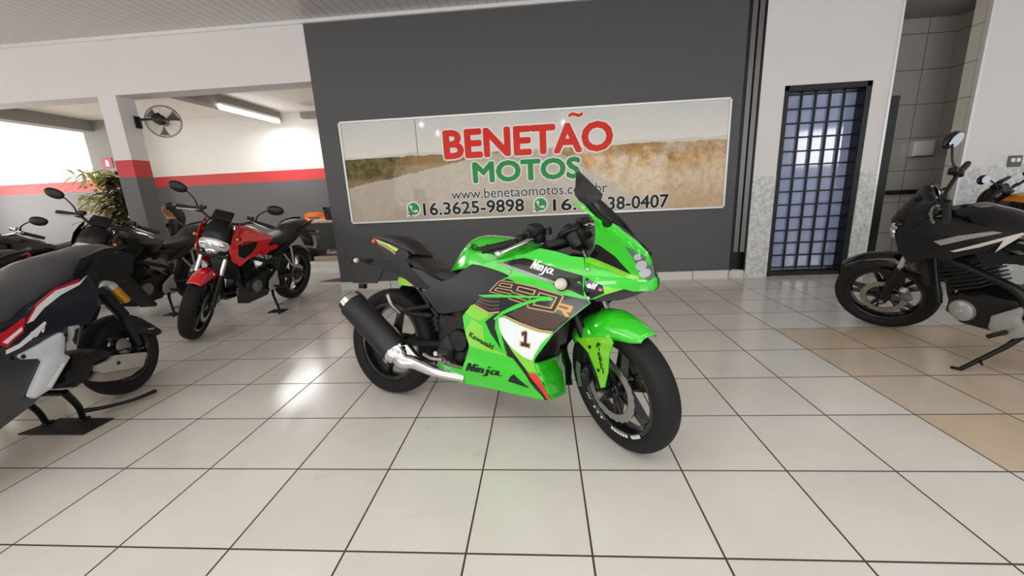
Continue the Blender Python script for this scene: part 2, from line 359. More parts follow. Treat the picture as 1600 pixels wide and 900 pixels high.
# ---------------------------------------------------------------- the big sign
def sign():
    y = W - .03; x0, x1, z0, z1 = -.375, 3.945, .812, 1.965
    r = empty('shop_sign', Matrix.Translation((0, 0, 0))); tag(r, 'wide printed shop sign with desert road picture on the charcoal wall', 'sign')
    fr = MB(); 
    for b in ((x0, x1, z1 - .022, z1), (x0, x1, z0, z0 + .022), (x0, x0 + .02, z0, z1), (x1 - .02, x1, z0, z1)): fr.box(((b[0] + b[1]) / 2, W - .02, (b[2] + b[3]) / 2), (b[1] - b[0], .04, b[3] - b[2]))
    fr.build('sign_frame', M['alu'], r, smooth=False, bevel=.003)
    n = N('printed_desert_road'); p, x = n.pos()
    u = n.ramp(x[0], x0, x1); v = n.ramp(x[2], z0, z1)
    big = n.noise(p, 2.3, 5); fine = n.noise(p, 15, 4, .65); mid = n.noise(p, 6.5, 4, .6)
    sky = n.mix(n.ramp(v, .62, 1.0), srgb(236, 232, 224), srgb(208, 210, 208)); sky = n.mix(n.math('MULTIPLY', n.ramp(big, .4, .7), .25), sky, srgb(238, 232, 222))
    hz = n.math('MULTIPLY_ADD', mid, .05, .615)
    mt = n.math('MULTIPLY', n.math('LESS_THAN', v, n.math('MULTIPLY_ADD', big, .14, .60)), n.ramp(n.math('ABSOLUTE', n.math('SUBTRACT', u, .52)), .12, .3)); sky = n.mix(n.math('MULTIPLY', mt, .5), sky, srgb(196, 192, 186))
    sand = n.mix(n.ramp(fine, .3, .7), srgb(196, 168, 134), srgb(236, 218, 190)); sand = n.mix(n.math('MULTIPLY', n.ramp(v, .30, .05), .5), sand, srgb(196, 158, 120))
    shr = n.math('MULTIPLY', n.ramp(n.math('ADD', mid, n.math('MULTIPLY', fine, .35)), .62, .70), n.math('MULTIPLY', n.ramp(v, .36, .48), n.ramp(n.math('ABSOLUTE', n.math('SUBTRACT', u, .75)), .30, .12)))
    sand = n.mix(n.math('MULTIPLY', shr, .9), sand, n.mix(n.ramp(fine, .4, .65), srgb(168, 118, 58), srgb(236, 186, 104)))
    far = n.math('MULTIPLY', n.ramp(v, .50, .58), n.ramp(n.math('ADD', big, n.math('MULTIPLY', mid, .5)), .62, .74)); sand = n.mix(n.math('MULTIPLY', far, .45), sand, srgb(150, 124, 84))
    sand = n.mix(n.math('MULTIPLY', n.ramp(fine, .62, .70), .4), sand, srgb(150, 116, 80))
    bush = n.mix(n.ramp(fine, .35, .65), srgb(66, 62, 36), srgb(136, 122, 78)); bush = n.mix(n.math('MULTIPLY', n.ramp(v, .48, .40), .7), bush, srgb(164, 138, 106))
    bush = n.mix(n.math('MULTIPLY', n.ramp(u, .13, .2), .75), bush, srgb(176, 140, 92))
    land = n.mix(n.ramp(u, .36, .44), bush, sand)
    road = n.mix(n.ramp(fine, .3, .7), srgb(188, 176, 162), srgb(204, 192, 176)); road = n.mix(n.math('MULTIPLY', n.ramp(big, .45, .7), .3), road, srgb(172, 156, 140))
    le = n.math('SUBTRACT', v, n.math('MULTIPLY_ADD', u, .66, .355)); re = n.math('SUBTRACT', v, n.math('MULTIPLY_ADD', n.math('SUBTRACT', u, .57), -2.4, .62))
    jig = n.math('MULTIPLY', n.math('SUBTRACT', fine, .5), .05)
    inroad = n.math('MULTIPLY', n.math('LESS_THAN', le, jig), n.math('LESS_THAN', re, jig))
    gnd = n.mix(inroad, land, road)
    wl = n.math('LESS_THAN', n.math('ABSOLUTE', n.math('SUBTRACT', n.math('SUBTRACT', v, n.math('MULTIPLY_ADD', u, 1.5, -.11)), .0)), .012)
    gnd = n.mix(n.math('MULTIPLY', n.math('MULTIPLY', wl, inroad), .35), gnd, srgb(206, 170, 96))
    c = n.mix(n.math('LESS_THAN', v, hz), sky, gnd)
    pole = n.math('MULTIPLY', n.math('LESS_THAN', n.math('ABSOLUTE', n.math('SUBTRACT', u, .205)), .0012), n.math('MULTIPLY', n.math('GREATER_THAN', v, .62), n.math('LESS_THAN', v, .98)))
    c = n.mix(n.math('MULTIPLY', pole, .7), c, srgb(90, 84, 76))
    n.put(n.b.inputs['Base Color'], c); n.b.inputs['Roughness'].default_value = .05; n.b.inputs['Specular IOR Level'].default_value = .2
    MB().box(((x0 + x1) / 2, W - .012, (z0 + z1) / 2), (x1 - x0 - .03, .02, z1 - z0 - .03)).build('printed_panel', n.m, r, smooth=False)
    ink = {k: mat('ink_' + k, c, .2, var=.03, spec=.15) for k, c in dict(red=(222, 50, 36), green=(26, 144, 62), black=(16, 16, 18), grey=(62, 62, 66), white=(238, 238, 234), call=(46, 160, 72)).items()}
    def put(name, txt, bb, col, bold, out=.0, shear=0):
        a0, a1, c0, c1 = bb; mb = MB(); v, f = text2d(txt, 0.0, shear)
        if out:
            mb.k = 1; R = bold + out
            for q in range(12): mb.add([(a0 + (a1 - a0) * a + R * math.cos(q * PI / 6), W - .0226 - q * .00003, c0 + (c1 - c0) * b + R * math.sin(q * PI / 6)) for a, b in v], f)
        mb.k = 0
        for q in range(8 if bold else 1): mb.add([(a0 + (a1 - a0) * a + bold * math.cos(q * PI / 4), W - .0240 - q * .00005, c0 + (c1 - c0) * b + bold * math.sin(q * PI / 4)) for a, b in v], f)
        mb.build(name, [ink[col], ink['white']], r, smooth=False)
    put('name_lettering', 'BENETAO', (.83, 2.695, 1.505, 1.795), 'red', .016, .016)
    put('tilde', '~', (2.232, 2.375, 1.868, 1.904), 'red', .008, .012)
    put('trade_lettering', 'MOTOS', (1.14, 2.343, 1.226, 1.438), 'green', .013, .014)
    put('web_lettering', 'www.benetaomotos.com.br', (.862, 2.651, 1.045, 1.155), 'grey', .0012, .006)
    put('phone_lettering', '16.3625-9898', (.516, 1.699, .876, 1.016), 'black', .0045, .008)
    put('phone_lettering', '16.', (2.039, 2.30, .866, .992), 'black', .0045, .008); put('phone_lettering', '38-0407', (2.66, 3.332, .849, .991), 'black', .0045, .008)
    for cx, cz in ((.397, .958), (1.892, .944)):
        mb = MB(); k = 28
        mb.k = 1; mb.add([(cx, W - .0228, cz)] + [(cx + .088 * math.cos(2 * PI * i / k), W - .0228, cz + .088 * math.sin(2 * PI * i / k)) for i in range(k)], [(0, i + 1, (i + 1) % k + 1) for i in range(k)])
        mb.add([(cx - .085, W - .0228, cz - .03), (cx - .09, W - .0228, cz - .095), (cx - .02, W - .0228, cz - .075)], [(0, 1, 2)])
        mb.k = 0; mb.add([(cx, W - .0233, cz)] + [(cx + .070 * math.cos(2 * PI * i / k), W - .0233, cz + .070 * math.sin(2 * PI * i / k)) for i in range(k)], [(0, i + 1, (i + 1) % k + 1) for i in range(k)])
        mb.k = 1; pts = [(-.034, .026), (-.03, -.004), (-.012, -.026), (.014, -.036), (.034, -.03)]
        strokes(mb, [pts], .009, lambda a, b: (cx + a, W - .0238, cz + b)); strokes(mb, [[(-.036, .034), (-.024, .012)], [(.016, -.024), (.040, -.026)]], .013, lambda a, b: (cx + a, W - .0239, cz + b))
        mb.build('phone_emblem', [ink['call'], ink['white']], r, smooth=False)
sign()
# ---------------------------------------------------------------- lamps
M['tube'] = mat('lit_tube', (255, 255, 255), .4, emit=((1, 1, .98, 1), 9))
def tube_light():
    r = empty('ceiling_light', Matrix.Translation((-2.86, 5.95, 2.545))); tag(r, 'lit white fluorescent batten under the rear ceiling beam', 'lamp')
    MB().box((0, 0, .035), (.07, 1.42, .04), ch=.006).build('housing', M['alu'], r)
    mb = MB(); mb.tube([(0, -.68, -.005), (0, -.60, -.012), (0, .60, -.012), (0, .68, -.005)], .036, 14); mb.build('tube', M['tube'], r)
    d = bpy.data.lights.new('tube_glow', 'AREA'); d.shape = 'RECTANGLE'; d.size, d.size_y = .08, 1.3; d.energy = 26; o = bpy.data.objects.new('tube_glow', d); COL.objects.link(o); o.location = (-2.86, 5.95, 2.48)
tube_light()
M['bulb'] = mat('lit_bulb', (255, 255, 255), .4, emit=((1, .98, .94, 1), 60))
for k, (x, y) in enumerate(((-1.25, -3.0), (2.61, -4.06), (2.71, -4.9), (-1.23, -4.7))):
    r = empty('ceiling_bulb', Matrix.Translation((x, y, CZ))); tag(r, 'white bulb in a round ceiling rose', 'lamp', 'bare bulbs on the shop ceiling')
    MB().lathe([(0, 0), (.06, 0), (.055, -.03), (.025, -.05), (0, -.05)]).build('rose', M['alu'], r); MB().ball((0, 0, -.105), (.05, .05, .065)).build('bulb', M['bulb'], r)
# ================================================================ pieces shared by the motorcycles (x forward, y left, z up; rear tyre touches the ground at the origin)
M['rubber'] = mat('tyre_rubber', (17, 17, 18), .7, bump=.15, scale=40, spec=.35)
M['rim_black'] = mat('black_cast_rim', (22, 22, 24), .28, .2, coat=.4)
M['steel'] = mat('brushed_steel', (170, 168, 164), .3, .9)
M['chrome'] = mat('chrome', (225, 225, 225), .08, 1.0, var=.02)
M['engine'] = mat('dark_engine_casting', (30, 30, 31), .45, .4)
M['engine_lt'] = mat('grey_engine_casting', (128, 126, 122), .4, .7)
M['black_pl'] = mat('black_plastic', (17, 17, 18), .42, spec=.35)
M['black_gl'] = mat('gloss_black_paint', (9, 9, 10), .14, coat=.35, spec=.4)
M['black_seat'] = mat('black_seat_vinyl', (36, 36, 38), .5, bump=.2, scale=60)
M['grip'] = mat('black_grip_rubber', (20, 20, 21), .7)
M['silver_pl'] = mat('silver_paint', (176, 176, 176), .3, .5)
M['mirror'] = mat('mirror_glass', (200, 205, 210), .03, 1.0, var=.01)
M['lens_amber'] = mat('amber_lens', (220, 120, 30), .15, coat=.5)
M['lens_clear'] = mat('clear_lens', (206, 196, 190), .1, coat=.6)
M['lens_red'] = mat('red_lens', (190, 20, 20), .15, coat=.6)
M['reflector'] = mat('headlight_reflector', (222, 224, 228), .2, .5)
M['gold'] = mat('gold_anodised', (206, 146, 40), .3, .6)
M['rubber_mat'] = mat('black_rubber_pad', (24, 24, 24), .7)

def steer_frame(wb, rake, trail, steer):
    piv = Vector((wb + trail, 0, 0)); ax = Vector((-math.sin(rake), 0, math.cos(rake)))
    return Matrix.Translation(piv) @ Matrix.Rotation(steer, 4, ax) @ Matrix.Translation(-piv)
def wheel(parent, c, r, hw, rr, M4=None, spokes=6, disc=(), name='wheel', rim='rim_black', disc_r=.14, spoke_w=.020, fork_y=False, wave=True, lettering=None):
    """cast wheel as one part; tyre and brake discs are its sub-parts"""
    c = Vector(c); mb = MB(M4); Y = (0, 1, 0)
    t = hw * .78
    mb.lathe([(rr - .030, -t * .35), (rr - .016, -t * .95), (rr + .004, -t), (rr + .006, -t * .86), (rr - .008, -t * .6), (rr - .008, t * .6), (rr + .006, t * .86), (rr + .004, t), (rr - .016, t * .95), (rr - .030, t * .35)], c, Y, 56, True)
    mb.lathe([(0, -.055), (.030, -.055), (.042, -.045), (.042, .045), (.030, .055), (0, .055)], c, Y, 24)
    for k in range(spokes):
        a = 2 * PI * k / spokes + .3
        for da in ((-.10, .10) if fork_y else (0,)):
            u0 = Vector((math.cos(a), 0, math.sin(a))); u1 = Vector((math.cos(a + da * 1.6), 0, math.sin(a + da * 1.6))); p0 = c + u0 * .030; p1 = c + u1 * (rr - .012)
            d = (p1 - p0).normalized(); s_ = Vector((-d.z, 0, d.x)); w0, w1 = spoke_w * .75, spoke_w * .55; y0, y1 = .030, .018
            vs = [p0 + s_ * w0 - Vector((0, y0, 0)), p0 - s_ * w0 - Vector((0, y0, 0)), p0 - s_ * w0 + Vector((0, y0, 0)), p0 + s_ * w0 + Vector((0, y0, 0)), p1 + s_ * w1 - Vector((0, y1, 0)), p1 - s_ * w1 - Vector((0, y1, 0)), p1 - s_ * w1 + Vector((0, y1, 0)), p1 + s_ * w1 + Vector((0, y1, 0))]
            mb.add(vs, [(3, 2, 1, 0), (4, 5, 6, 7), (0, 1, 5, 4), (1, 2, 6, 5), (2, 3, 7, 6), (3, 0, 4, 7)])
    wh = mb.build(name, M[rim] if isinstance(rim, str) else rim, parent, bevel=.003)
    mb = MB(M4); pr = []
    h = r - rr
    for k in range(-9, 10):
        a = k / 9 * 1.0; pr.append((rr + h * (.30 + .70 * math.cos(a * PI / 2) ** .55 if abs(a) < 1 else .30), hw * math.sin(a * PI / 2) ** 1 if abs(a) < 1 else hw * a))
    pr = [(rr + .002, -hw * .74), (rr + h * .12, -hw * .93)] + pr + [(rr + h * .12, hw * .93), (rr + .002, hw * .74)]
    mb.lathe(pr, c, Y, 72, False); mb.build('tyre', M['rubber'], wh, ang=60)
    for sd in disc:
        mb = MB(M4); n = 144; ro, ri, y, th = disc_r, disc_r - .033, sd * .060, .0022; vs = []
        for i in range(n):
            a = 2 * PI * i / n; rro = ro + (.0035 if wave and (i // 3) % 2 else 0)
            for q, yy in ((ri, -th), (rro, -th), (rro, th), (ri, th)): vs.append(c + Vector((q * math.cos(a), y + yy, q * math.sin(a))))
        fs = []
        for i in range(n):
            j = (i + 1) % n
            for k in range(4): fs.append((i * 4 + k, j * 4 + k, j * 4 + (k + 1) % 4, i * 4 + (k + 1) % 4))
        mb.add(vs, fs); d = mb.build('brake_disc', M['steel'] if wave else M['engine_lt'], wh, smooth=False)
        mb = MB(M4)
        for k in range(5):
            a = 2 * PI * k / 5; mb.tube([c + Vector((.04 * math.cos(a), y * .7, .04 * math.sin(a))), c + Vector((ri * math.cos(a + .25), y, ri * math.sin(a + .25)))], .010, 8, False)
        mb.lathe([(.036, -.006), (.046, -.006), (.046, .006), (.036, .006)], c + Vector((0, y * .75, 0)), Y, 24, True); mb.lathe([(ri - .003, -.002), (ri + .004, -.002), (ri + .004, .002), (ri - .003, .002)], c + Vector((0, y, 0)), Y, 48, True)
        mb.build('disc_carrier', M['engine'], d)
    return wh
def plate_on(fn, p0, p1, h, off=.0):
    """maps the unit box onto a surface y = fn(x, z): lower-left p0, lower-right p1, height h"""
    ex, ez = p1[0] - p0[0], p1[1] - p0[1]; L = math.hypot(ex, ez); ux, uz = -ez / L * h, ex / L * h
    def f(a, b):
        x, z = p0[0] + ex * a + ux * b, p0[1] + ez * a + uz * b; return (x, fn(x, z) - off, z)
    return f
def quad_on(fn, q, off=.0):
    """unit box onto four corners TL, TR, BR, BL"""
    def f(a, b):
        x = (q[0][0] * (1 - a) + q[1][0] * a) * b + (q[3][0] * (1 - a) + q[2][0] * a) * (1 - b); z = (q[0][1] * (1 - a) + q[1][1] * a) * b + (q[3][1] * (1 - a) + q[2][1] * a) * (1 - b)
        return (x, fn(x, z) - off, z)
    return f
def indicator(parent, p, d, col='lens_amber', L=.07, r=.020, name='turn_signal'):
    p, d = Vector(p), Vector(d).normalized(); mb = MB(); mb.tube([p, p + d * (L - .03)], .008, 8, False); mb.ball(p + d * L, (r * 1.1, r * 1.2, r * .9), None, 14)
    o = mb.build(name, M['black_pl'], parent); mb = MB(); mb.ball(p + d * L + Vector((.012, 0, 0)), (r * .75, r * .95, r * .72), None, 14); mb.build('lens', M[col], o); return o
NINJA_STROKES = {  # brush-like letters
 'N': [[(.02, 0), (.06, 1)], [(.06, 1), (.15, .05)], [(.15, .05), (.21, 1)]], 'i': [[(.27, .62), (.25, .05)], [(.29, .86), (.285, .96)]],
 'n': [[(.36, .62), (.34, .05)], [(.36, .45), (.43, .62), (.46, .5), (.45, .05)]], 'j': [[(.60, .62), (.57, -.2), (.47, -.32)], [(.62, .86), (.615, .96)]],
 'a': [[(.86, .55), (.76, .62), (.68, .35), (.72, .08), (.82, .2), (.87, .6)], [(.87, .6), (.86, .12), (.97, .12)]]}
def brush_word(mb, fn, r=.035):
    for ls in NINJA_STROKES.values(): strokes(mb, [[(x + y * .06, y) for x, y in l] for l in ls], r, fn)
# ---------------------------------------------------------------- outlines of the green sport motorcycle in its own frame (x forward, z up), metres
NJ = {'side':[(0.709,0.778),(0.763,0.795),(0.825,0.809),(0.886,0.82),(0.931,0.832),(0.966,0.848),(1.0,0.861),(1.073,0.85),(1.135,0.833),(1.188,0.829),(1.194,0.789),(1.202,0.72),(1.202,0.696),(1.218,0.671),(1.233,0.649),(1.186,0.607),(1.13,0.556),(1.083,0.509),(1.049,0.458),(1.008,0.4),(0.997,0.382),(0.996,0.364),(1.008,0.329),(1.031,0.285),(1.043,0.231),(1.057,0.197),(1.039,0.193),(0.992,0.193),(0.938,0.194),(0.863,0.194),(0.757,0.196),(0.614,0.193),(0.553,0.198),(0.531,0.197),(0.457,0.201),(0.413,0.206),(0.417,0.223),(0.459,0.266),(0.489,0.279),(0.545,0.277),(0.618,0.274),(0.614,0.275),(0.638,0.326),(0.662,0.384),(0.667,0.409),(0.652,0.446),(0.64,0.486),(0.634,0.535),(0.658,0.566),(0.697,0.601),(0.732,0.641),(0.786,0.68),(0.829,0.715),(0.871,0.738),(0.835,0.75),(0.773,0.765)],
'ninja_panel':[(0.793,0.792),(0.826,0.794),(0.877,0.808),(0.927,0.818),(0.955,0.814),(1.021,0.794),(1.108,0.774),(1.193,0.756),(1.198,0.712),(1.206,0.673),(1.147,0.694),(1.087,0.706),(1.074,0.712),(1.07,0.72),(0.955,0.749),(0.887,0.768)],
'silver_stripe':[(0.795,0.791),(0.831,0.791),(0.962,0.757),(1.078,0.727),(1.082,0.716),(1.066,0.719),(0.955,0.747),(0.887,0.767)],
'graphic':[(0.863,0.725),(0.907,0.712),(1.005,0.692),(1.115,0.673),(1.215,0.662),(1.231,0.65),(1.186,0.61),(1.13,0.559),(1.081,0.51),(1.026,0.513),(0.934,0.531),(0.852,0.562),(0.847,0.568),(0.787,0.562),(0.766,0.567),(0.729,0.585),(0.698,0.601),(0.731,0.644),(0.786,0.68),(0.829,0.713)],
'white_plate':[(0.826,0.55),(0.852,0.555),(0.934,0.526),(1.016,0.507),(1.072,0.505),(1.03,0.458),(0.998,0.401),(0.988,0.377),(0.946,0.388),(0.9,0.418),(0.861,0.452),(0.832,0.491)],
'tan_line':[(0.853,0.562),(0.86,0.564),(0.943,0.538),(1.026,0.519),(1.083,0.518),(1.076,0.509),(1.021,0.509),(0.934,0.53)],
'hex':[(0.877,0.571),(0.914,0.594),(0.969,0.616),(0.997,0.61),(1.068,0.6),(1.129,0.585),(1.148,0.585),(1.087,0.527),(1.026,0.524),(0.953,0.539)],
'lime_low':[(0.848,0.47),(0.861,0.452),(0.9,0.416),(0.946,0.386),(0.988,0.375),(0.996,0.359),(1.003,0.325),(0.962,0.322),(0.925,0.367),(0.89,0.41)],
'dark_line':[(0.825,0.512),(0.85,0.47),(0.89,0.413),(0.929,0.363),(0.966,0.318),(1.005,0.268),(1.04,0.194),(1.03,0.193),(0.99,0.244),(0.956,0.302),(0.896,0.374),(0.868,0.381),(0.864,0.4)],
'red':[(0.964,0.316),(1.005,0.319),(1.028,0.283),(1.053,0.197),(1.041,0.194),(1.005,0.266)],
'lime_mid':[(0.688,0.529),(0.741,0.507),(0.753,0.44),(0.811,0.401),(0.858,0.39),(0.867,0.379),(0.755,0.389),(0.669,0.401),(0.647,0.468),(0.678,0.517)],
'lime_top':[(0.685,0.595),(0.729,0.582),(0.767,0.565),(0.778,0.554),(0.737,0.527),(0.688,0.536),(0.65,0.555)],
'recess':[(1.034,0.657),(0.986,0.645),(0.95,0.632),(0.876,0.597),(0.802,0.557),(0.76,0.525),(0.785,0.478),(0.827,0.429),(0.855,0.391),(0.866,0.393),(0.847,0.441),(0.824,0.501),(0.818,0.541),(0.847,0.565),(0.914,0.597),(0.978,0.626),(1.017,0.641)],
'vane':[(0.724,0.642),(0.798,0.652),(0.911,0.656),(1.012,0.661),(1.064,0.662),(1.084,0.655),(1.074,0.647),(1.022,0.641),(0.978,0.627),(0.914,0.597),(0.847,0.565),(0.818,0.54),(0.807,0.544),(0.847,0.579),(0.913,0.616),(0.977,0.64),(1.03,0.656),(0.976,0.65),(0.834,0.642),(0.758,0.637)],
'vane_low':[(0.818,0.545),(0.826,0.519),(0.847,0.463),(0.87,0.393),(0.855,0.391),(0.835,0.448),(0.814,0.504)],
'vent':[(0.896,0.299),(0.963,0.241),(0.861,0.258),(0.878,0.285)],
'P_side':{'kaw0':(0.669,0.445),'kaw1':(0.796,0.399),'nin0':(0.643,0.277),'nin1':(0.837,0.282),'w0':(0.963,0.776),'w1':(1.069,0.749),'one0':(0.957,0.444),'one_t':(0.96,0.495),'sig':(1.113,0.718),'g2a':(0.789,0.669),'g2b':(0.898,0.709),'g5a':(0.895,0.677),'g5b':(1.006,0.678),'g0a':(0.988,0.616),'g0b':(1.107,0.667),'R0':(1.07,0.602),'R1':(1.164,0.627),'R2':(1.146,0.587)},'cowl':[(1.066,1.084),(1.077,1.088),(1.106,1.069),(1.142,1.048),(1.181,1.026),(1.223,0.994),(1.254,0.986),(1.301,0.95),(1.354,0.912),(1.4,0.869),(1.419,0.835),(1.433,0.788),(1.446,0.761),(1.452,0.758),(1.454,0.722),(1.441,0.706),(1.392,0.702),(1.377,0.701),(1.342,0.71),(1.316,0.699),(1.274,0.682),(1.241,0.664),(1.224,0.66),(1.211,0.667),(1.206,0.716),(1.187,0.824),(1.202,0.834),(1.209,0.857),(1.203,0.902),(1.188,0.95),(1.169,0.993),(1.145,1.022),(1.115,1.045),(1.085,1.065),(1.066,1.08)],
'cowl_black':[(1.209,0.889),(1.225,0.884),(1.289,0.842),(1.363,0.771),(1.295,0.8),(1.219,0.829),(1.202,0.834),(1.209,0.855)],
'cowl_lime':[(1.187,0.828),(1.219,0.827),(1.296,0.798),(1.365,0.769),(1.394,0.76),(1.405,0.747),(1.375,0.749),(1.345,0.758),(1.278,0.786),(1.193,0.812)],
'elf_panel':[(1.205,0.751),(1.225,0.74),(1.27,0.72),(1.275,0.69),(1.224,0.663),(1.211,0.672)],
'cowl_lime_low':[(1.27,0.721),(1.306,0.712),(1.341,0.71),(1.316,0.699),(1.276,0.685)],
'headlight':[(1.313,0.887),(1.346,0.874),(1.395,0.85),(1.411,0.835),(1.427,0.813),(1.443,0.764),(1.426,0.746),(1.405,0.761),(1.381,0.791),(1.364,0.822),(1.342,0.853)],
'brow':[(1.31,0.892),(1.344,0.883),(1.395,0.862),(1.421,0.83),(1.408,0.836),(1.347,0.873)],
'P_cowl':{'elf0':(1.21,0.716),'elf1':(1.248,0.709),'dot':(1.259,0.706),'screw':(1.208,0.783),'lens':(1.39,0.811),'lens2':(1.412,0.775)},'under_nose':[(1.345,0.711),(1.398,0.701),(1.365,0.683),(1.325,0.662),(1.234,0.651),(1.214,0.657),(1.269,0.681)],
'screen_top':[(1.182,1.097),(1.238,1.047),(1.286,1.007),(1.334,0.95),(1.381,0.893),(1.413,0.85)],
'screen_bot':[(1.115,1.068),(1.216,1.012),(1.256,0.981),(1.284,0.973),(1.328,0.94),(1.378,0.904),(1.421,0.864)],
'tank_top':[(0.43,0.741),(0.462,0.798),(0.488,0.83),(0.513,0.871),(0.547,0.904),(0.581,0.921),(0.616,0.93),(0.666,0.93),(0.733,0.925),(0.819,0.915),(0.922,0.898),(0.972,0.89)],
'tank_bot':[(0.559,0.737),(0.589,0.759),(0.624,0.779),(0.673,0.777),(0.736,0.764),(0.793,0.753),(0.862,0.757),(0.957,0.77)],
'seat_top':[(0.096,0.809),(0.147,0.808),(0.22,0.798),(0.305,0.76),(0.38,0.754),(0.441,0.742)],
'seat_bot':[(0.197,0.761),(0.233,0.746),(0.315,0.723),(0.37,0.7),(0.424,0.683),(0.475,0.697),(0.521,0.725)],
'pill_top':[(-0.188,0.909),(-0.139,0.92),(-0.029,0.913),(0.084,0.904),(0.167,0.869),(0.208,0.834)],
'pill_bot':[(-0.094,0.898),(0.004,0.868),(0.073,0.854),(0.155,0.828),(0.24,0.814),(0.281,0.815)],
'tail':[(-0.131,0.897),(-0.072,0.892),(0.083,0.854),(0.164,0.828),(0.177,0.814),(0.169,0.778),(0.187,0.744),(0.259,0.713),(0.327,0.648),(0.343,0.63),(0.3,0.632),(0.21,0.64),(0.111,0.644),(0.096,0.686),(0.046,0.748),(0.017,0.788),(-0.012,0.808),(-0.056,0.832),(-0.107,0.86)],
'tail_lime':[(-0.121,0.896),(-0.067,0.884),(0.019,0.865),(0.098,0.841),(0.075,0.825),(-0.009,0.857),(-0.095,0.878)],
'tail_tan':[(-0.095,0.876),(-0.009,0.852),(0.048,0.832),(0.076,0.813),(0.069,0.81),(0.034,0.827),(-0.015,0.845),(-0.088,0.868)],
'tail_lime_low':[(0.101,0.686),(0.145,0.676),(0.192,0.654),(0.199,0.643),(0.113,0.645)],
'tail_tan_low':[(0.104,0.694),(0.161,0.677),(0.221,0.646),(0.202,0.644),(0.162,0.667)],
'sidecover':[(0.245,0.746),(0.313,0.735),(0.386,0.703),(0.451,0.685),(0.501,0.699),(0.547,0.726),(0.555,0.738),(0.586,0.759),(0.621,0.779),(0.669,0.776),(0.733,0.764),(0.796,0.748),(0.831,0.736),(0.786,0.711),(0.74,0.674),(0.682,0.633),(0.628,0.58),(0.58,0.55),(0.534,0.542),(0.48,0.527),(0.425,0.525),(0.373,0.582),(0.322,0.624),(0.383,0.649)],
'sidecover_low':[(0.413,0.519),(0.546,0.545),(0.581,0.542),(0.59,0.505),(0.606,0.412),(0.602,0.342),(0.583,0.263),(0.497,0.268),(0.456,0.295),(0.446,0.333),(0.419,0.388),(0.399,0.465)],
'plate':[(-0.264,0.736),(-0.066,0.739),(-0.129,0.636),(-0.329,0.625)],
'mirror':[(1.206,1.126),(1.221,1.126),(1.304,1.048),(1.3,1.031),(1.25,1.008),(1.222,1.026),(1.205,1.047)],
'fender_skirt':[(1.198,0.508),(1.24,0.565),(1.294,0.634),(1.35,0.628),(1.385,0.577),(1.404,0.563),(1.427,0.547),(1.399,0.418),(1.369,0.337),(1.342,0.324),(1.324,0.39),(1.284,0.467),(1.239,0.49)],
'd2':[(0.83,0.709),(0.9,0.705),(0.877,0.655),(0.79,0.666)],
'd5':[(0.912,0.702),(1.003,0.689),(0.978,0.626),(0.885,0.644)],
'd0':[(1.01,0.685),(1.107,0.666),(1.079,0.606),(0.978,0.616)],
'dR':[(1.103,0.638),(1.164,0.628),(1.146,0.587),(1.07,0.601)],
'pir':[(1.355,0.522),(1.373,0.412),(1.301,0.499),(1.343,0.407)]}
# ================================================================ the green sport motorcycle
def itp(x, xs, ys):
    if x <= xs[0]: return ys[0]
    for i in range(len(xs) - 1):
        if x <= xs[i + 1]:
            t = (x - xs[i]) / (xs[i + 1] - xs[i]); t = t * t * (3 - 2 * t); return ys[i] + (ys[i + 1] - ys[i]) * t
    return ys[-1]
def w_side(x, z): return itp(z, [.19, .30, .45, .60, .72, .80], [.135, .185, .212, .225, .222, .205]) + .02 * math.sin(max(0, min(1, (x - .3) / .9)) * PI)
def itc(x,xs,ys):
    n=len(xs)
    if x<=xs[0]: return ys[0]
    if x>=xs[-1]: return ys[-1]
    i=max(k for k in range(n-1) if xs[k]<=x)
    sl=[(ys[k+1]-ys[k])/(xs[k+1]-xs[k]) for k in range(n-1)]
    def tg(k):
        if k==0: return sl[0]
        if k==n-1: return sl[-1]
        return 0 if sl[k-1]*sl[k]<=0 else 2*sl[k-1]*sl[k]/(sl[k-1]+sl[k])
    h=xs[i+1]-xs[i];t=(x-xs[i])/h
    return (2*t**3-3*t*t+1)*ys[i]+(t**3-2*t*t+t)*h*tg(i)+(-2*t**3+3*t*t)*ys[i+1]+(t**3-t*t)*h*tg(i+1)
def w_cowl(x,z):
    xf=itc(z,[.64,.70,.75,.82,.95,1.06],[1.43,1.458,1.466,1.405,1.245,1.085])
    d=max(0.0,xf-x+.012); t=min(1,d/.34)
    W=itc(z,[.62,.72,.85,.97,1.08],[.20,.225,.20,.165,.11])
    return W*(1-(1-t)**2.1)
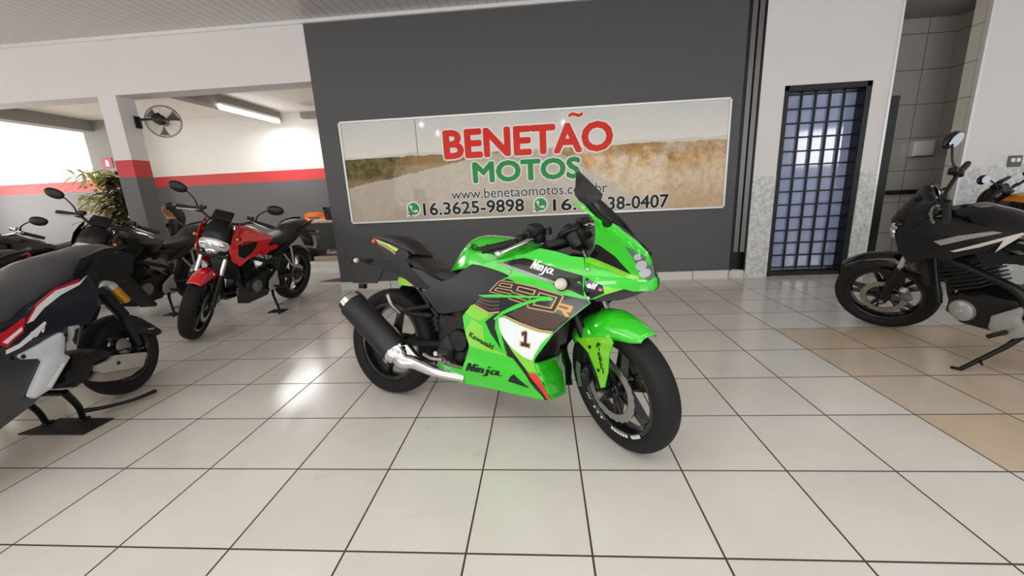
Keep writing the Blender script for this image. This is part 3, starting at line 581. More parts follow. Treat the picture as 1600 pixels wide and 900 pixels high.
def ninja():
    g = mat('bright_green_paint', (44, 198, 30), .16, coat=1.0, var=.02, scale=4); lime = mat('lime_green_paint', (122, 204, 40), .18, coat=1.0, var=.02, scale=4)
    gin = M['black_pl']; bk = M['black_gl']; silver = mat('silver_decal', (150, 150, 152), .25, .3); tan = mat('tan_decal', (196, 152, 104), .3); wht = mat('white_decal', (222, 228, 230), .25, coat=.6)
    red = mat('red_decal', (214, 36, 24), .25, coat=.6); brown = mat('dark_brown_decal', (92, 66, 50), .3); ink = mat('black_lettering', (14, 14, 14), .4); wink = mat('white_lettering', (235, 235, 232), .35); grille = mat('matt_grey_trim', (62, 62, 64), .55)
    satin = mat('satin_black_cover', (30, 31, 34), .36)
    r = empty('motorcycle', pose(.9902, 1.1011, -.4185, -.2001)); tag(r, 'bright green faired sport motorcycle standing in the middle of the tiled floor', 'motorcycle')
    MF = steer_frame(1.3412, math.radians(26), .082, -.661); D = NJ
    S = lambda x, z: -w_side(x, z); Cw = lambda x, z: -w_cowl(x, z)
    # --- wheels, fork, brakes
    wheel(r, (0, 0, .307), .307, .066, .222, None, 6, (-1,), 'rear_wheel', disc_r=.105)
    fw = wheel(r, (1.3412, 0, .295), .295, .055, .218, MF, 6, (-1,), 'front_wheel', disc_r=.142)
    rr = .206
    for a0, a1, step in ((-1.75, -1.25, 1), (-1.15, -.85, 1), (-2.35, -1.95, 2), (-2.65, -2.48, 2)):
        mb = MB(MF); k = 6
        mb.add([(1.3412 + q * math.cos(t), -.0447, .295 + q * math.sin(t)) for q, t in ((rr + .002, a0), (rr + .002, a1), (rr + .004, a1), (rr + .004, a0))], [(0, 1, 2, 3)])
        for i in range(0, k, step):
            t0, t1 = a0 + (a1 - a0) * i / k, a0 + (a1 - a0) * (i + .8) / k
            mb.add([(1.3412 + q * math.cos(t), -.0447, .295 + q * math.sin(t)) for q, t in ((rr + .004, t0), (rr + .004, t1), (rr + .016, t1), (rr + .016, t0))], [(0, 1, 2, 3)])
        mb.build('rim_decal', wink, fw, smooth=False)
    ax = Vector((-math.sin(math.radians(26)), 0, math.cos(math.radians(26)))); fa = Vector((1.3412, 0, .295))
    for s in (-1, 1):
        y = Vector((0, .084 * s, 0)); mb = MB(MF); mb.tube([fa + y - ax * .03, fa + y + ax * .02, fa + y + ax * .30], [.018, .0195, .0195], 14, False); mb.box(fa + y, (.05, .04, .05), ch=.008)
        f = mb.build('fork_leg', M['black_pl'], r); mb = MB(MF); mb.tube([fa + y + ax * .28, fa + y + ax *   .70], .0165, 14, False); mb.build('stanchion', M['steel'] if s == 1 else M['engine'], f)
    mb = MB(MF); mb.cyl(fa + Vector((0, -.12, 0)), fa + Vector((0, .12, 0)), .014); mb.build('axle', M['steel'], r)
    mb = MB(MF)
    for t in (.44, .68): mb.box(fa + ax * t + Vector((.02, 0, 0)), (.09, .25, .035), Matrix.Rotation(-math.radians(26), 3, 'Y'), .01)
    mb.build('triple_clamp', M['engine'], r)
    mb = MB(MF); mb.pillow([(1.18, .29), (1.215, .27), (1.245, .30), (1.25, .37), (1.225, .40), (1.19, .38)], .028, .02, -.088); c = mb.build('brake_caliper', M['engine'], r)
    mb = MB(MF); mb.pillow([(1.195, .275), (1.222, .285), (1.218, .35), (1.232, .40), (1.205, .405), (1.19, .36)], .006, .01, -.118); mb.build('caliper_bracket', M['engine_lt'], c)
    # front mudguard
    top = [(1.085, .505), (1.1445, .5676), (1.2, .597), (1.288, .633), (1.354, .64), (1.442, .622), (1.500, .60), (1.532, .578)]; bot = [(1.12, .445), (1.18, .48), (1.25, .50), (1.32, .53), (1.37, .548), (1.43, .553), (1.49, .553), (1.528, .560)]
    mb = MB(MF); mb.loft(top, bot, [.062, .076, .088, .092, .084, .066, .042], 26, 7, False, .8); fm = mb.build('front_mudguard', g, r); so = fm.modifiers.new('shell', 'SOLIDIFY'); so.thickness = .004
    sk = [(1.190, .508), (1.225, .552), (1.27, .578), (1.32, .582), (1.375, .575), (1.404, .563), (1.4275, .5475), (1.3995, .418), (1.3687, .337), (1.342, .324), (1.324, .39), (1.284, .467), (1.239, .49)]
    for s in (-1, 1):
        f0 = lambda x, z: s * (.1075 - .034 * max(0, min(1, (z - .49) / .09)) ** 1.5); mb = MB(MF); mb.sheet(sk, f0, lambda x, z: f0(x, z) - s * .004, .025); mb.build('mudguard_skirt', [g], fm)
        mb = MB(MF); mb.sheet([(1.2, .509), (1.30, .538), (1.404, .565), (1.4265, .5475), (1.3985, .418), (1.3685, .339), (1.343, .326), (1.325, .391), (1.285, .468), (1.24, .4915)], lambda x, z: f0(x, z) + s * .0016, f0, .025); mb.build('lime_panel', [lime], fm)
    mb = MB(MF); p0, p1, b0, b1 = D['pir']
    for i, ch in enumerate('PIRELLI'):
        t = i / 6; x, z = p0[0] + (p1[0] - p0[0]) * t, p0[1] + (p1[1] - p0[1]) * t; wd = .006 if ch == 'I' else .019
        yy = -(.1075 - .034 * max(0, min(1, (z + .008 - .49) / .09)) ** 1.5) - .0042
        words(mb, ch, lambda a, b: (x - wd / 2 + wd * a, yy + .012 * (b - 1) * (1 if z > .51 else 0), z - .0085 + .0165 * b), .05)
    mb.build('skirt_lettering', ink, fm, smooth=False)
    for q in (b0, b1): mb = MB(MF); mb.cyl((q[0], -.100, q[1]), (q[0], -.113, q[1]), .007, n=12); mb.build('skirt_bolt', ink, fm)
    # --- handlebars, levers, gauges (turn with the fork)
    for s, nm in ((-1, 'right'), (1, 'left')):
        a, b = Vector((1.0, s * .10, .945)), Vector((.937, s * .325, .938)); d = (b - a).normalized(); mb = MB(MF); mb.tube([a, b], .011, 12, False); mb.box(a, (.05, .05, .05), None, .01)
        h = mb.build('handlebar', M['engine'], r); mb = MB(MF); mb.tube([a + d * .115, b + d * .005], .0175, 14, False); mb.tube([b + d * .003, b + d * .008], .021, 14, False); mb.tube([b + d * .008, b + d * .035], .0165, 14, False); mb.build('grip', M['grip'], h)
        mb = MB(MF); mb.box(a + d * .085 + Vector((0, 0, .005)), (.05, .045, .05), None, .012); mb.box(a + d * .05 + Vector((.02, 0, .03)), (.05, .05, .035), None, .008); mb.build('switch_box', M['black_pl'], h)
        mb = MB(MF); l0, l1 = a + d * .055 + Vector((.055, 0, .012)), Vector((1.045, s * .335, .925)); mb.tube([a + d * .05, l0, (l0 + l1) / 2 + Vector((.012, 0, .002)), l1], [.016, .015, .0135, .012], 10, True, .7); mb.ball(l1, .016); mb.build('lever', M['chrome'], h)
    mb = MB(MF); mb.box((1.04, -.135, .99), (.06, .055, .045), Matrix.Rotation(.2, 3, 'Y'), .008); mb.cyl((1.03, -.07, .955), (1.03, -.07, .985), .02); mb.build('fluid_reservoir', M['black_pl'], r)
    mb = MB(); mb.box((1.10, -.01, .915), (.06, .20, .10), Matrix.Rotation(-.5, 3, 'Y'), .02)
    for y in (-.07, .02, .09): mb.lathe([(0, 0), (.040, 0), (.045, .012), (.042, .03), (0, .03)], (1.07, y, .93), (-.8, 0, .6), 24)
    mb.tube([(1.0, -.09, .88), (1.06, -.12, .93), (1.12, -.10, .96)], .008); mb.tube([(.98, .05, .89), (1.04, .09, .95), (1.12, .08, .93)], .008); mb.build('instrument_cluster', M['black_pl'], r)
    # --- body panels
    def both(name, poly, fn, m, th=.006, step=.03, par=None, only=None):
        out = []
        for s in ((-1, 1) if only is None else (only,)):
            mb = MB(); mb.sheet(poly, (lambda x, z: s * -fn(x, z)) if s == 1 else fn, (lambda x, z: s * (-fn(x, z) - th)) , step); out.append(mb.build(name, m, par or r, ang=50))
        return out
    def decal(name, poly, fn, m, par, off=.0016, step=.03):
        mb = MB(); mb.sheet(poly, lambda x, z: fn(x, z) - off, lambda x, z: fn(x, z) + .001, step); return mb.build(name, m, par, ang=50)
    sf = both('side_fairing', D['side'], S, g, .007)[0]
    mb = MB()
    for s in (-1, 1): mb.sheet(D['side'], lambda x, z: s * (w_side(x, z) - .0075), lambda x, z: s * (w_side(x, z) - .011), .05)
    mb.build('fairing_liner', gin, r)
    decal('name_panel', D['ninja_panel'], S, bk, sf); decal('silver_stripe', D['silver_stripe'], S, silver, sf, .0026)
    gp = decal('graphic_panel', D['graphic'], S, bk, sf, .0016); decal('lime_panel', D['lime_mid'], S, lime, sf); decal('lime_panel', D['lime_top'], S, lime, sf); decal('lime_panel', D['lime_low'], S, lime, sf)
    decal('white_panel', D['white_plate'], S, wht, sf, .0022); decal('dark_line', D['dark_line'], S, bk, sf, .0020); decal('red_panel', D['red'], S, red, sf, .0024)
    mb = MB(); mb.sheet(D['hex'], lambda x, z: S(x, z) - .0022, lambda x, z: S(x, z), .03); mb.k = 1
    z = .50; row = 0
    while z < .62:
        x = .86 + (.0075 if row % 2 else 0)
        while x < 1.16:
            if inside((x, z), D['hex']): mb.add([(x + .0052 * math.cos(i * PI / 3), S(x, z) - .0027, z + .0036 * math.sin(i * PI / 3)) for i in range(6)], [(0, 1, 2, 3, 4, 5)])
            x += .015
        z += .0075; row += 1
    for k in range(5):
        o_ = k * .016; 
        mb.k = 2 if k == 0 else 0
        strokes(mb, [[(.70 + o_ * .5, .596 + o_ * .55), (.78 + o_ * .3, .566 + o_ * 1.1), (.83, .575 + o_)]], .0028 if k else .004, lambda a, b: (a, S(a, b) - .0027, b))
    mb.build('honeycomb_print', [brown, ink, tan], gp, smooth=False); decal('tan_stripe', D['tan_line'], S, tan, sf, .0026)
    mb = MB()
    two = [[(.0, .62), (.0, 1), (1, 1), (1, .5), (0, .5), (0, 0), (1, 0)]]; five = [[(1, 1), (0, 1), (0, .5), (1, .5), (1, 0), (0, 0)]]; zero = [[(0, 0), (0, 1), (1, 1), (1, 0), (0, 0)]]; R_ = [[(.05, 0), (.05, .95), (.9, .95), (.9, .5), (.1, .5)], [(.5, .5), (.95, 0)]]
    for key, ls in (('d2', two), ('d5', five), ('d0', zero)):
        mb.k = 0; strokes(mb, ls, .15, quad_on(S, D[key], .0032)); mb.k = 1; strokes(mb, ls, .078, quad_on(S, D[key], .0038))
    mb.k = 2; strokes(mb, R_, .12, quad_on(S, D['dR'], .0032)); mb.build('model_lettering', [tan, ink, mat('gold_decal', (206, 152, 70), .3)], gp, smooth=False)
    mb = MB(); mb.sheet(D['recess'], lambda x, z: S(x, z) - .0045, lambda x, z: S(x, z), .03); mb.build('vent_recess', mat('dark_vent', (12, 14, 12), .6), sf, ang=50)
    decal('vane', D['vane'], S, g, sf, .012, .02); decal('vane', D['vane_low'], S, g, sf, .012, .02); decal('lower_vent', D['vent'], S, ink, sf, .002)
    P = D['P_side']; mb = MB(); words(mb, 'Kawasaki', plate_on(S, P['kaw0'], P['kaw1'], .026, .003), .03); mb.build('tank_lettering', ink, sf, smooth=False)
    mb = MB(); q = plate_on(S, (P['nin0'][0] - .004, P['nin0'][1] - .004), (P['nin1'][0], P['nin1'][1] - .006), .040, .003); brush_word(mb, q, .042); mb.build('name_lettering', ink, sf, smooth=False)
    mb = MB(); brush_word(mb, plate_on(S, P['w0'], P['w1'], .042, .003), .036); mb.build('name_lettering', wink, sf, smooth=False)
    mb = MB(); q = plate_on(S, (P['one0'][0] - .021, P['one0'][1]), (P['one0'][0] + .021, P['one0'][1] - .002), .058, .0032); mb.k = 1; strokes(mb, [[(.1, .80), (.5, .95), (.5, .05)], [(-.02, .06), (1.02, .02)]], .20, q)
    q2 = plate_on(S, (P['one0'][0] - .021, P['one0'][1]), (P['one0'][0] + .021, P['one0'][1] - .002), .058, .0038); mb.k = 0; strokes(mb, [[(.14, .80), (.5, .93), (.5, .10)], [(.12, .04), (.92, .02)]], .13, q2); mb.build('number', [ink, tan], sf, smooth=False)
    mb = MB(); x, z = P['sig']; mb.lathe([(0, .03), (.016, .028), (.024, .018), (.026, 0), (.026, -.02)], (x, S(x, z) - .012, z), (-.1, -1, 0), 24); ts = mb.build('turn_signal', M['lens_clear'], r)
    mb = MB(); mb.lathe([(.028, -.012), (.030, .004), (.0255, .006), (.0255, -.012)], (x, S(x, z) - .01, z), (-.1, -1, 0), 24, True); mb.build('signal_ring', M['black_pl'], ts)
    for x, z in ((1.208, .783), (1.222, .668), (.505, .255), (.87, .755)):
        mb = MB(); mb.lathe([(0, .003), (.007, .002), (.009, -.002), (0, -.002)], (x, S(x, z) - .003, z), (0, -1, 0), 12)
        mb.build('fairing_screw', M['steel'], r)
    # chin joining both sides, radiator, engine block behind the panels
    mb = MB(); vs = []; n = 13
    for k in range(8):
        z = .197 + k * .024; xe = itp(z, [.197, .23, .285, .33, .365], [1.055, 1.043, 1.03, 1.008, .997]); w = w_side(xe, z) - .004
        for i in range(n):
            a = -1 + 2 * i / (n - 1); vs.append((xe + .02 * (1 - a * a) - .03 * max(0, a), a * w, z))
    fs = [(k * n + i, k * n + i + 1, (k + 1) * n + i + 1, (k + 1) * n + i) for k in range(7) for i in range(n - 1)]
    mb.add(vs, fs); mb.build('chin_panel', g, r).modifiers.new('shell', 'SOLIDIFY').thickness = .004
    mb = MB(); mb.box((1.00, 0, .53), (.05, .32, .26), Matrix.Rotation(.15, 3, 'Y'), .008); rad = mb.build('radiator', M['engine'], r)
    mb = MB(); mb.pillow([(.40, .30), (.60, .24), (.98, .26), (1.02, .40), (1.0, .62), (.85, .74), (.55, .70), (.45, .52)], .14, .05); mb.build('engine', M['engine'], r)
    mb = MB(); mb.lathe([(0, .02), (.05, .018), (.06, 0), (.06, -.03)], (.56, -.145, .40), (0, -1, 0), 24); mb.lathe([(0, .02), (.03, .018), (.035, 0), (.035, -.03)], (.50, -.14, .32), (0, -1, 0), 20); mb.build('engine_cover', M['engine'], r)
    cw = both('front_cowl', D['cowl'], Cw, g, .005, .02)[0]
    decal('cowl_panel', D['cowl_black'], Cw, bk, cw, .002, .02); decal('lime_panel', D['cowl_lime'], Cw, lime, cw, .0016, .02); decal('sponsor_panel', D['elf_panel'], Cw, bk, cw, .002, .02); decal('lime_panel', D['cowl_lime_low'], Cw, lime, cw, .0016, .02)
    for s in (-1, 1):
        mb = MB(); f = (lambda x, z: s * (w_cowl(x, z) + .0026)); mb.sheet(D['headlight'], f, lambda x, z: s * w_cowl(x, z), .014); hl = mb.build('headlight', mat('headlight_glass', (112, 116, 122), .08, .35, coat=.6), r)
        for (x, z), rx, rz in (((1.388, .808), .019, .021), ((1.408, .778), .020, .019), ((1.368, .843), .014, .014)):
            mb = MB(); k = 18; mb.add([(x, f(x, z) + s * .0012, z)] + [(x + rx * math.cos(2 * PI * i / k), f(x + rx * math.cos(2 * PI * i / k), z + rz * math.sin(2 * PI * i / k)) + s * .0012, z + rz * math.sin(2 * PI * i / k)) for i in range(k)], [(0, i + 1, (i + 1) % k + 1) for i in range(k)]); mb.build('reflector', M['reflector'], hl)
    mb = MB(); E_ = D['P_cowl']; words(mb, 'elf', plate_on(Cw, (E_['elf0'][0], E_['elf0'][1] - .006), (E_['elf1'][0], E_['elf1'][1] - .008), .026, .0032), .03, .1); mb.build('sponsor_lettering', wink, cw, smooth=False)
    mb = MB(); x, z = E_['dot']; 
    for kk, (dx, dz) in enumerate(((0, .003), (.004, -.003))):
        mb.k = kk; mb.add([(x + dx + .008 * math.cos(i * PI / 6), Cw(x, z) - .0035 - .0003 * kk, z + dz + .006 * math.sin(i * PI / 6)) for i in range(12)], [tuple(range(12))])
    mb.build('sponsor_dot', [mat('blue_decal', (50, 70, 160), .3), red], cw, smooth=False)
    mb = MB(); mb.sheet(D['under_nose'], lambda x, z: -.155 + max(0, x - 1.25) * .5, lambda x, z: .155 - max(0, x - 1.25) * .5, .03); mb.build('nose_liner', M['black_pl'], r)
    # windscreen
    st = [(1.125, 1.112), (1.155, 1.108)] + D['screen_top']; sb = D['screen_bot']; n = 20; b2 = resample(sb, n)
    mb = MB(); mb.loft(st, sb, [w_cowl(*p) + .002 for p in b2], n, 7, False, .85); ws = mb.build('windscreen', mat('dark_smoked_screen', (22, 21, 21), .10, alpha=.92, spec=.3), r); ws.modifiers.new('shell', 'SOLIDIFY').thickness = .003
    for s in (-1,):
        mb = MB(); mb.pillow([(x, z) for x, z in D['mirror']], .018, .03, s * .395, .3); m_ = mb.build('mirror', M['black_pl'], r)
        mb = MB(); mb.tube([(1.245, s * .39, 1.03), (1.255, s * .30, 1.0), (1.262, s * .20, .985), (1.262, s * .15, .975)], [.016, .013, .014, .022], 12); mb.build('mirror_arm', M['black_pl'], m_)
    # tank, seats, tail
    mb = MB(); mb.loft(D['tank_top'], [(.432, .735)] + [tuple(p) for p in D['tank_bot'][1:]], [.07, .13, .165, .175, .175, .165, .13], 30, 9, True, .72); tk = mb.build('fuel_tank', g, r, ang=60)
    wt = lambda x, z: -.175 * math.sqrt(max(0, 1 - max(0, min(1, (z - .77) / .16)) ** (2 / .72)))
    mb = MB(); words(mb, 'Kawasaki', plate_on(wt, (.6095, .8475), (.779, .826), .032, .007), .03); mb.build('tank_lettering', ink, tk, smooth=False)
    mb = MB(); mb.loft(D['seat_top'], D['seat_bot'], [.11, .13, .13, .11, .09], 20, 7, True, .55); mb.build('rider_seat', M['black_seat'], r)
    mb = MB(); mb.loft([(-.185, .912), (-.13, .925), (-.04, .925), (.05, .922), (.12, .895), (.165, .855)], [(-.150, .902), (-.08, .889), (.0, .872), (.08, .850), (.155, .822), (.19, .816)], [.035, .052, .068, .085, .09, .07], 20, 7, True, .5); mb.build('pillion_seat', M['black_seat'], r)
    tw = lambda x, z: .102 - .045 * max(0, min(1, (.12 - x) / .25))
    mb = MB(); mb.sheet(D['tail'], lambda x, z: -tw(x, z), lambda x, z: tw(x, z), .03); tl = mb.build('tail_fairing', mat('satin_black_tail', (14, 14, 15), .35, spec=.35), r)
    T_ = lambda x, z: -tw(x, z)
    decal('lime_stripe', D['tail_lime'], T_, mat('pale_lime_decal', (176, 208, 96), .3), tl, .003); decal('tan_stripe', D['tail_tan'], T_, tan, tl, .0034); decal('lime_panel', D['tail_lime_low'], T_, lime, tl, .003); decal('tan_stripe', D['tail_tan_low'], T_, tan, tl, .0034)
    mb = MB(); mb.box((-.145, 0, .885), (.03, .10, .04), Matrix.Rotation(.5, 3, 'Y'), .008); mb.build('tail_light', M['lens_red'], r)
    mb = MB(); mb.sheet(D['sidecover'], lambda x, z: -.155 - .012 * math.sin(max(0, min(1, (z - .5) / .3)) * PI), lambda x, z: .155 + .012 * math.sin(max(0, min(1, (z - .5) / .3)) * PI), .04); mb.build('side_cover', satin, r, ang=60)
    mb = MB(); mb.pillow(D['sidecover_low'], .145, .02, 0, .85); mb.build('frame_cover', M['black_pl'], r)
    mb = MB(); mb.sheet([(.40, .62), (.52, .64), (.62, .62), (.56, .54), (.42, .53)], lambda x, z: -.15, lambda x, z: .15, .05); mb.build('frame_plate', M['black_pl'], r)
    # rear mudguard, plate, lights
    mb = MB(); mb.sheet([(-.10, .79), (.05, .75), (.08, .70), (-.02, .71), (-.10, .735), (-.22, .745), (-.23, .765)], lambda x, z: -.05, lambda x, z: .05, .05); mg = mb.build('rear_mudguard', M['black_pl'], r)
    mb = MB(); mb.sheet(D['plate'], lambda x, z: -.035, lambda x, z: -.027, .05); mb.build('number_plate', mat('dark_plate', (26, 26, 27), .5), r)
    mb = MB(); mb.box((-.245, -.03, .612), (.045, .03, .03), None, .004); mb.build('plate_lamp', M['black_pl'], mg)
    for s in (-1, 1):
        indicator(r, (-.16, s * .05, .775), (-1.0, s * .8, -.12), 'lens_clear', .095, .022, 'rear_signal')
    # exhaust on the right
    a, b = Vector((-.078, -.255, .535)), Vector((.222, -.225, .306)); d = (b - a).normalized()
    mb = MB(); mb.tube([a, a + d * .01, b - d * .02, b], [.066, .070, .070, .062], 24, False, 1.05); ex = mb.build('silencer', mat('matt_black_silencer', (26, 26, 28), .5), r)
    mb = MB(); mb.tube([a - d * .035, a - d * .02, a + d * .012], [.050, .068, .0715], 24, False, 1.05); mb.tube([a - d * .036, a - d * .030], [.030, .030], 16, False); mb.build('end_cap', M['chrome'], ex)
    mb = MB(); mb.tube([b - d * .02, b + d * .01, b + d * .03], [.068, .064, .055], 24, False); mb.tube([b + Vector((.0, .015, .005)), b + d * .06, Vector((.32, -.205, .265)), Vector((.45, -.19, .235)), Vector((.60, -.15, .22))], [.055, .046, .034, .027, .024], 18); mb.tube([b + Vector((.03, .03, .03)), Vector((.33, -.185, .275)), Vector((.42, -.17, .255))], [.03, .024, .02], 14); mb.build('exhaust_pipe', M['chrome'], ex)
    mb = MB(); mb.box((.245, -.225, .335), (.02, .06, .075), Matrix.Rotation(.9, 3, 'Y'), .006); mb.build('heat_clamp', M['chrome'], ex)
    # swingarm, shock, chain, footrests
    for s in (-1, 1):
        mb = MB(); mb.tube([(0, s * .085, .307), (.15, s * .09, .325), (.42, s * .09, .36)], [.026, .03, .032], 12, False, .6); mb.box((-.01, s * .09, .307), (.09, .02, .06), None, .008); mb.build('swingarm', M['engine'], r)
        mb = MB(); mb.tube([(.262, s * .11, .63), (.37, s * .13, .54), (.41, s * .13, .50)], .013, 10, False); mb.build('subframe_tube', M['black_metal'], r)
        mb = MB(); mb.tube([(.18, s * .13, .505), (.26, s * .14, .53), (.37, s * .14, .555)], .013, 10, False); mb.tube([(.18, s * .13, .505), (.27, s * .14, .50), (.38, s * .14, .505)], .013, 10, False); pb = mb.build('pillion_bracket', M['engine'], r)
        mb = MB(); mb.tube([(.165, s * .15, .50), (.145, s * .19, .545), (.135, s * .21, .60)], .013, 10); mb.build('pillion_footrest', M['steel'], pb)
        mb = MB(); mb.pillow([(.43, .31), (.52, .30), (.55, .36), (.50, .42), (.45, .40)], .02, .02, s * .16); fb = mb.build('footrest_plate', M['engine'], r)
        mb = MB(); mb.tube([(.50, s * .17, .335), (.50, s * .26, .345)], .012, 10, False); mb.build('footrest', M['steel'], fb)
    mb = MB(); mb.tube([(.375, -.19, .312), (.43, -.20, .302), (.50, -.2, .305)], [.011, .010, .009], 10); mb.build('brake_pedal', M['steel'], r)
    mb = MB(); mb.pillow([(-.10, .37), (-.06, .34), (-.03, .38), (-.06, .42)], .02, .015, -.10); mb.build('rear_caliper', M['engine_lt'], r)
    mb = MB(); mb.tube([(.26, 0, .56), (.33, 0, .40)], .035, 14, False)
    for k in range(6): mb.tube([(.268 + k * .011, 0, .543 - k * .025), (.272 + k * .011, 0, .534 - k * .025)], .045, 14, False)
    mb.build('shock', M['engine'], r)
    mb = MB(); mb.pillow([(.02, .66), (.12, .63), (.30, .52), (.33, .46), (.22, .50), (.08, .60)], .075, .03); mb.build('hugger', M['black_pl'], r)
    mb = MB(); mb.tube([(.62, .12, .25), (.60, .22, .10), (.585, .285, .062)], [.014, .012, .011], 10); mb.box((.58, .30, .058), (.06, .04, .012), Matrix.Rotation(.2001, 3, 'X'), .004); mb.build('side_stand', M['black_metal'], r)
ninja()
# ---------------------------------------------------------------- outlines of the dark scooter in its own frame, metres
SCT = {'seat_top':[(0.578,0.806),(0.494,0.827),(0.431,0.848),(0.361,0.883),(0.315,0.905),(0.222,0.918),(0.122,0.928),(0.042,0.939),(-0.055,0.934),(-0.104,0.908)],
'seat_bot':[(0.771,0.663),(0.7,0.662),(0.617,0.668),(0.567,0.703),(0.421,0.764),(0.298,0.797),(0.245,0.814),(0.138,0.881),(0.075,0.908)],
'body':[(0.115,0.911),(0.1,0.88),(0.165,0.81),(0.233,0.698),(0.289,0.623),(0.415,0.549),(0.487,0.452),(0.542,0.434),(0.633,0.343),(0.728,0.288),(0.864,0.251),(0.985,0.227),(0.857,0.652),(0.739,0.661),(0.655,0.674),(0.607,0.708),(0.464,0.765),(0.296,0.801)],
'rail':[(0.01,0.916),(0.024,0.892),(0.135,0.865),(0.252,0.824),(0.309,0.798),(0.32,0.81),(0.257,0.885),(0.188,0.897),(0.102,0.916)],
'white':[(0.291,0.797),(0.348,0.773),(0.475,0.76),(0.585,0.709),(0.652,0.649),(0.624,0.653),(0.559,0.694),(0.459,0.734),(0.353,0.759)],
'redline':[(0.343,0.79),(0.472,0.77),(0.582,0.719),(0.654,0.658),(0.649,0.648),(0.586,0.706),(0.475,0.758),(0.354,0.775)],
'redp':[(0.79,0.605),(0.779,0.641),(0.744,0.644),(0.651,0.678),(0.683,0.617),(0.733,0.594),(0.764,0.577)],
'redp_w':[(0.773,0.604),(0.754,0.612),(0.714,0.628),(0.682,0.643),(0.685,0.628),(0.729,0.608),(0.76,0.592)],
'wline':[(0.768,0.566),(0.712,0.575),(0.635,0.611),(0.578,0.635),(0.576,0.624),(0.632,0.588),(0.718,0.556),(0.773,0.55)],
'guard':[(0.546,0.566),(0.523,0.554),(0.557,0.462),(0.535,0.435),(0.658,0.33),(0.736,0.32),(0.751,0.336),(0.75,0.347),(0.656,0.464),(0.664,0.483),(0.728,0.506),(0.739,0.522),(0.733,0.531),(0.633,0.547),(0.61,0.554)],
'guardhole':[(0.587,0.425),(0.577,0.421),(0.668,0.343),(0.685,0.348)],
'peg':[(0.485,0.577),(0.449,0.573),(0.448,0.556),(0.497,0.461),(0.543,0.471),(0.539,0.494),(0.512,0.517)],
'pegin':[(0.482,0.559),(0.461,0.56),(0.499,0.487),(0.508,0.499)],
'cvt':[(0.338,0.309),(0.256,0.306),(0.22,0.319),(0.013,0.253),(0.005,0.239),(0.057,0.178),(0.17,0.209),(0.322,0.255),(0.347,0.281)],
'cvt2':[(0.38,0.243),(0.335,0.267),(0.158,0.204),(0.045,0.171),(0.14,0.155),(0.234,0.171),(0.325,0.206)],
'engine':[(0.452,0.443),(0.302,0.4),(-0.028,0.296),(-0.022,0.24),(0.208,0.317),(0.244,0.302),(0.327,0.305),(0.38,0.243),(0.414,0.223),(0.533,0.275),(0.558,0.271),(0.567,0.292),(0.438,0.403)],
'hugger':[(0.152,0.376),(0.048,0.458),(-0.061,0.484),(-0.154,0.44),(-0.226,0.367),(-0.249,0.327),(-0.203,0.287),(-0.086,0.346),(0.014,0.36),(0.113,0.354)],
'shock':[(0.14,0.678),(0.066,0.529)],
'can':[(0.083,0.684),(0.037,0.597)],
'goldbolt':[(0.233,0.649)],
'stand':[(0.545,0.225),(0.589,0.112),(0.426,0.178),(0.449,0.025)],
'lever':[(0.466,0.134),(0.355,0.075),(0.209,0.008),(0.1,-0.053)],
'plate':[(-0.124,0.356),(-0.199,0.341)],
'tailend':[(-0.154,0.865),(-0.2,0.858)],
'logo':[(0.666,0.589),(0.588,0.607)]}
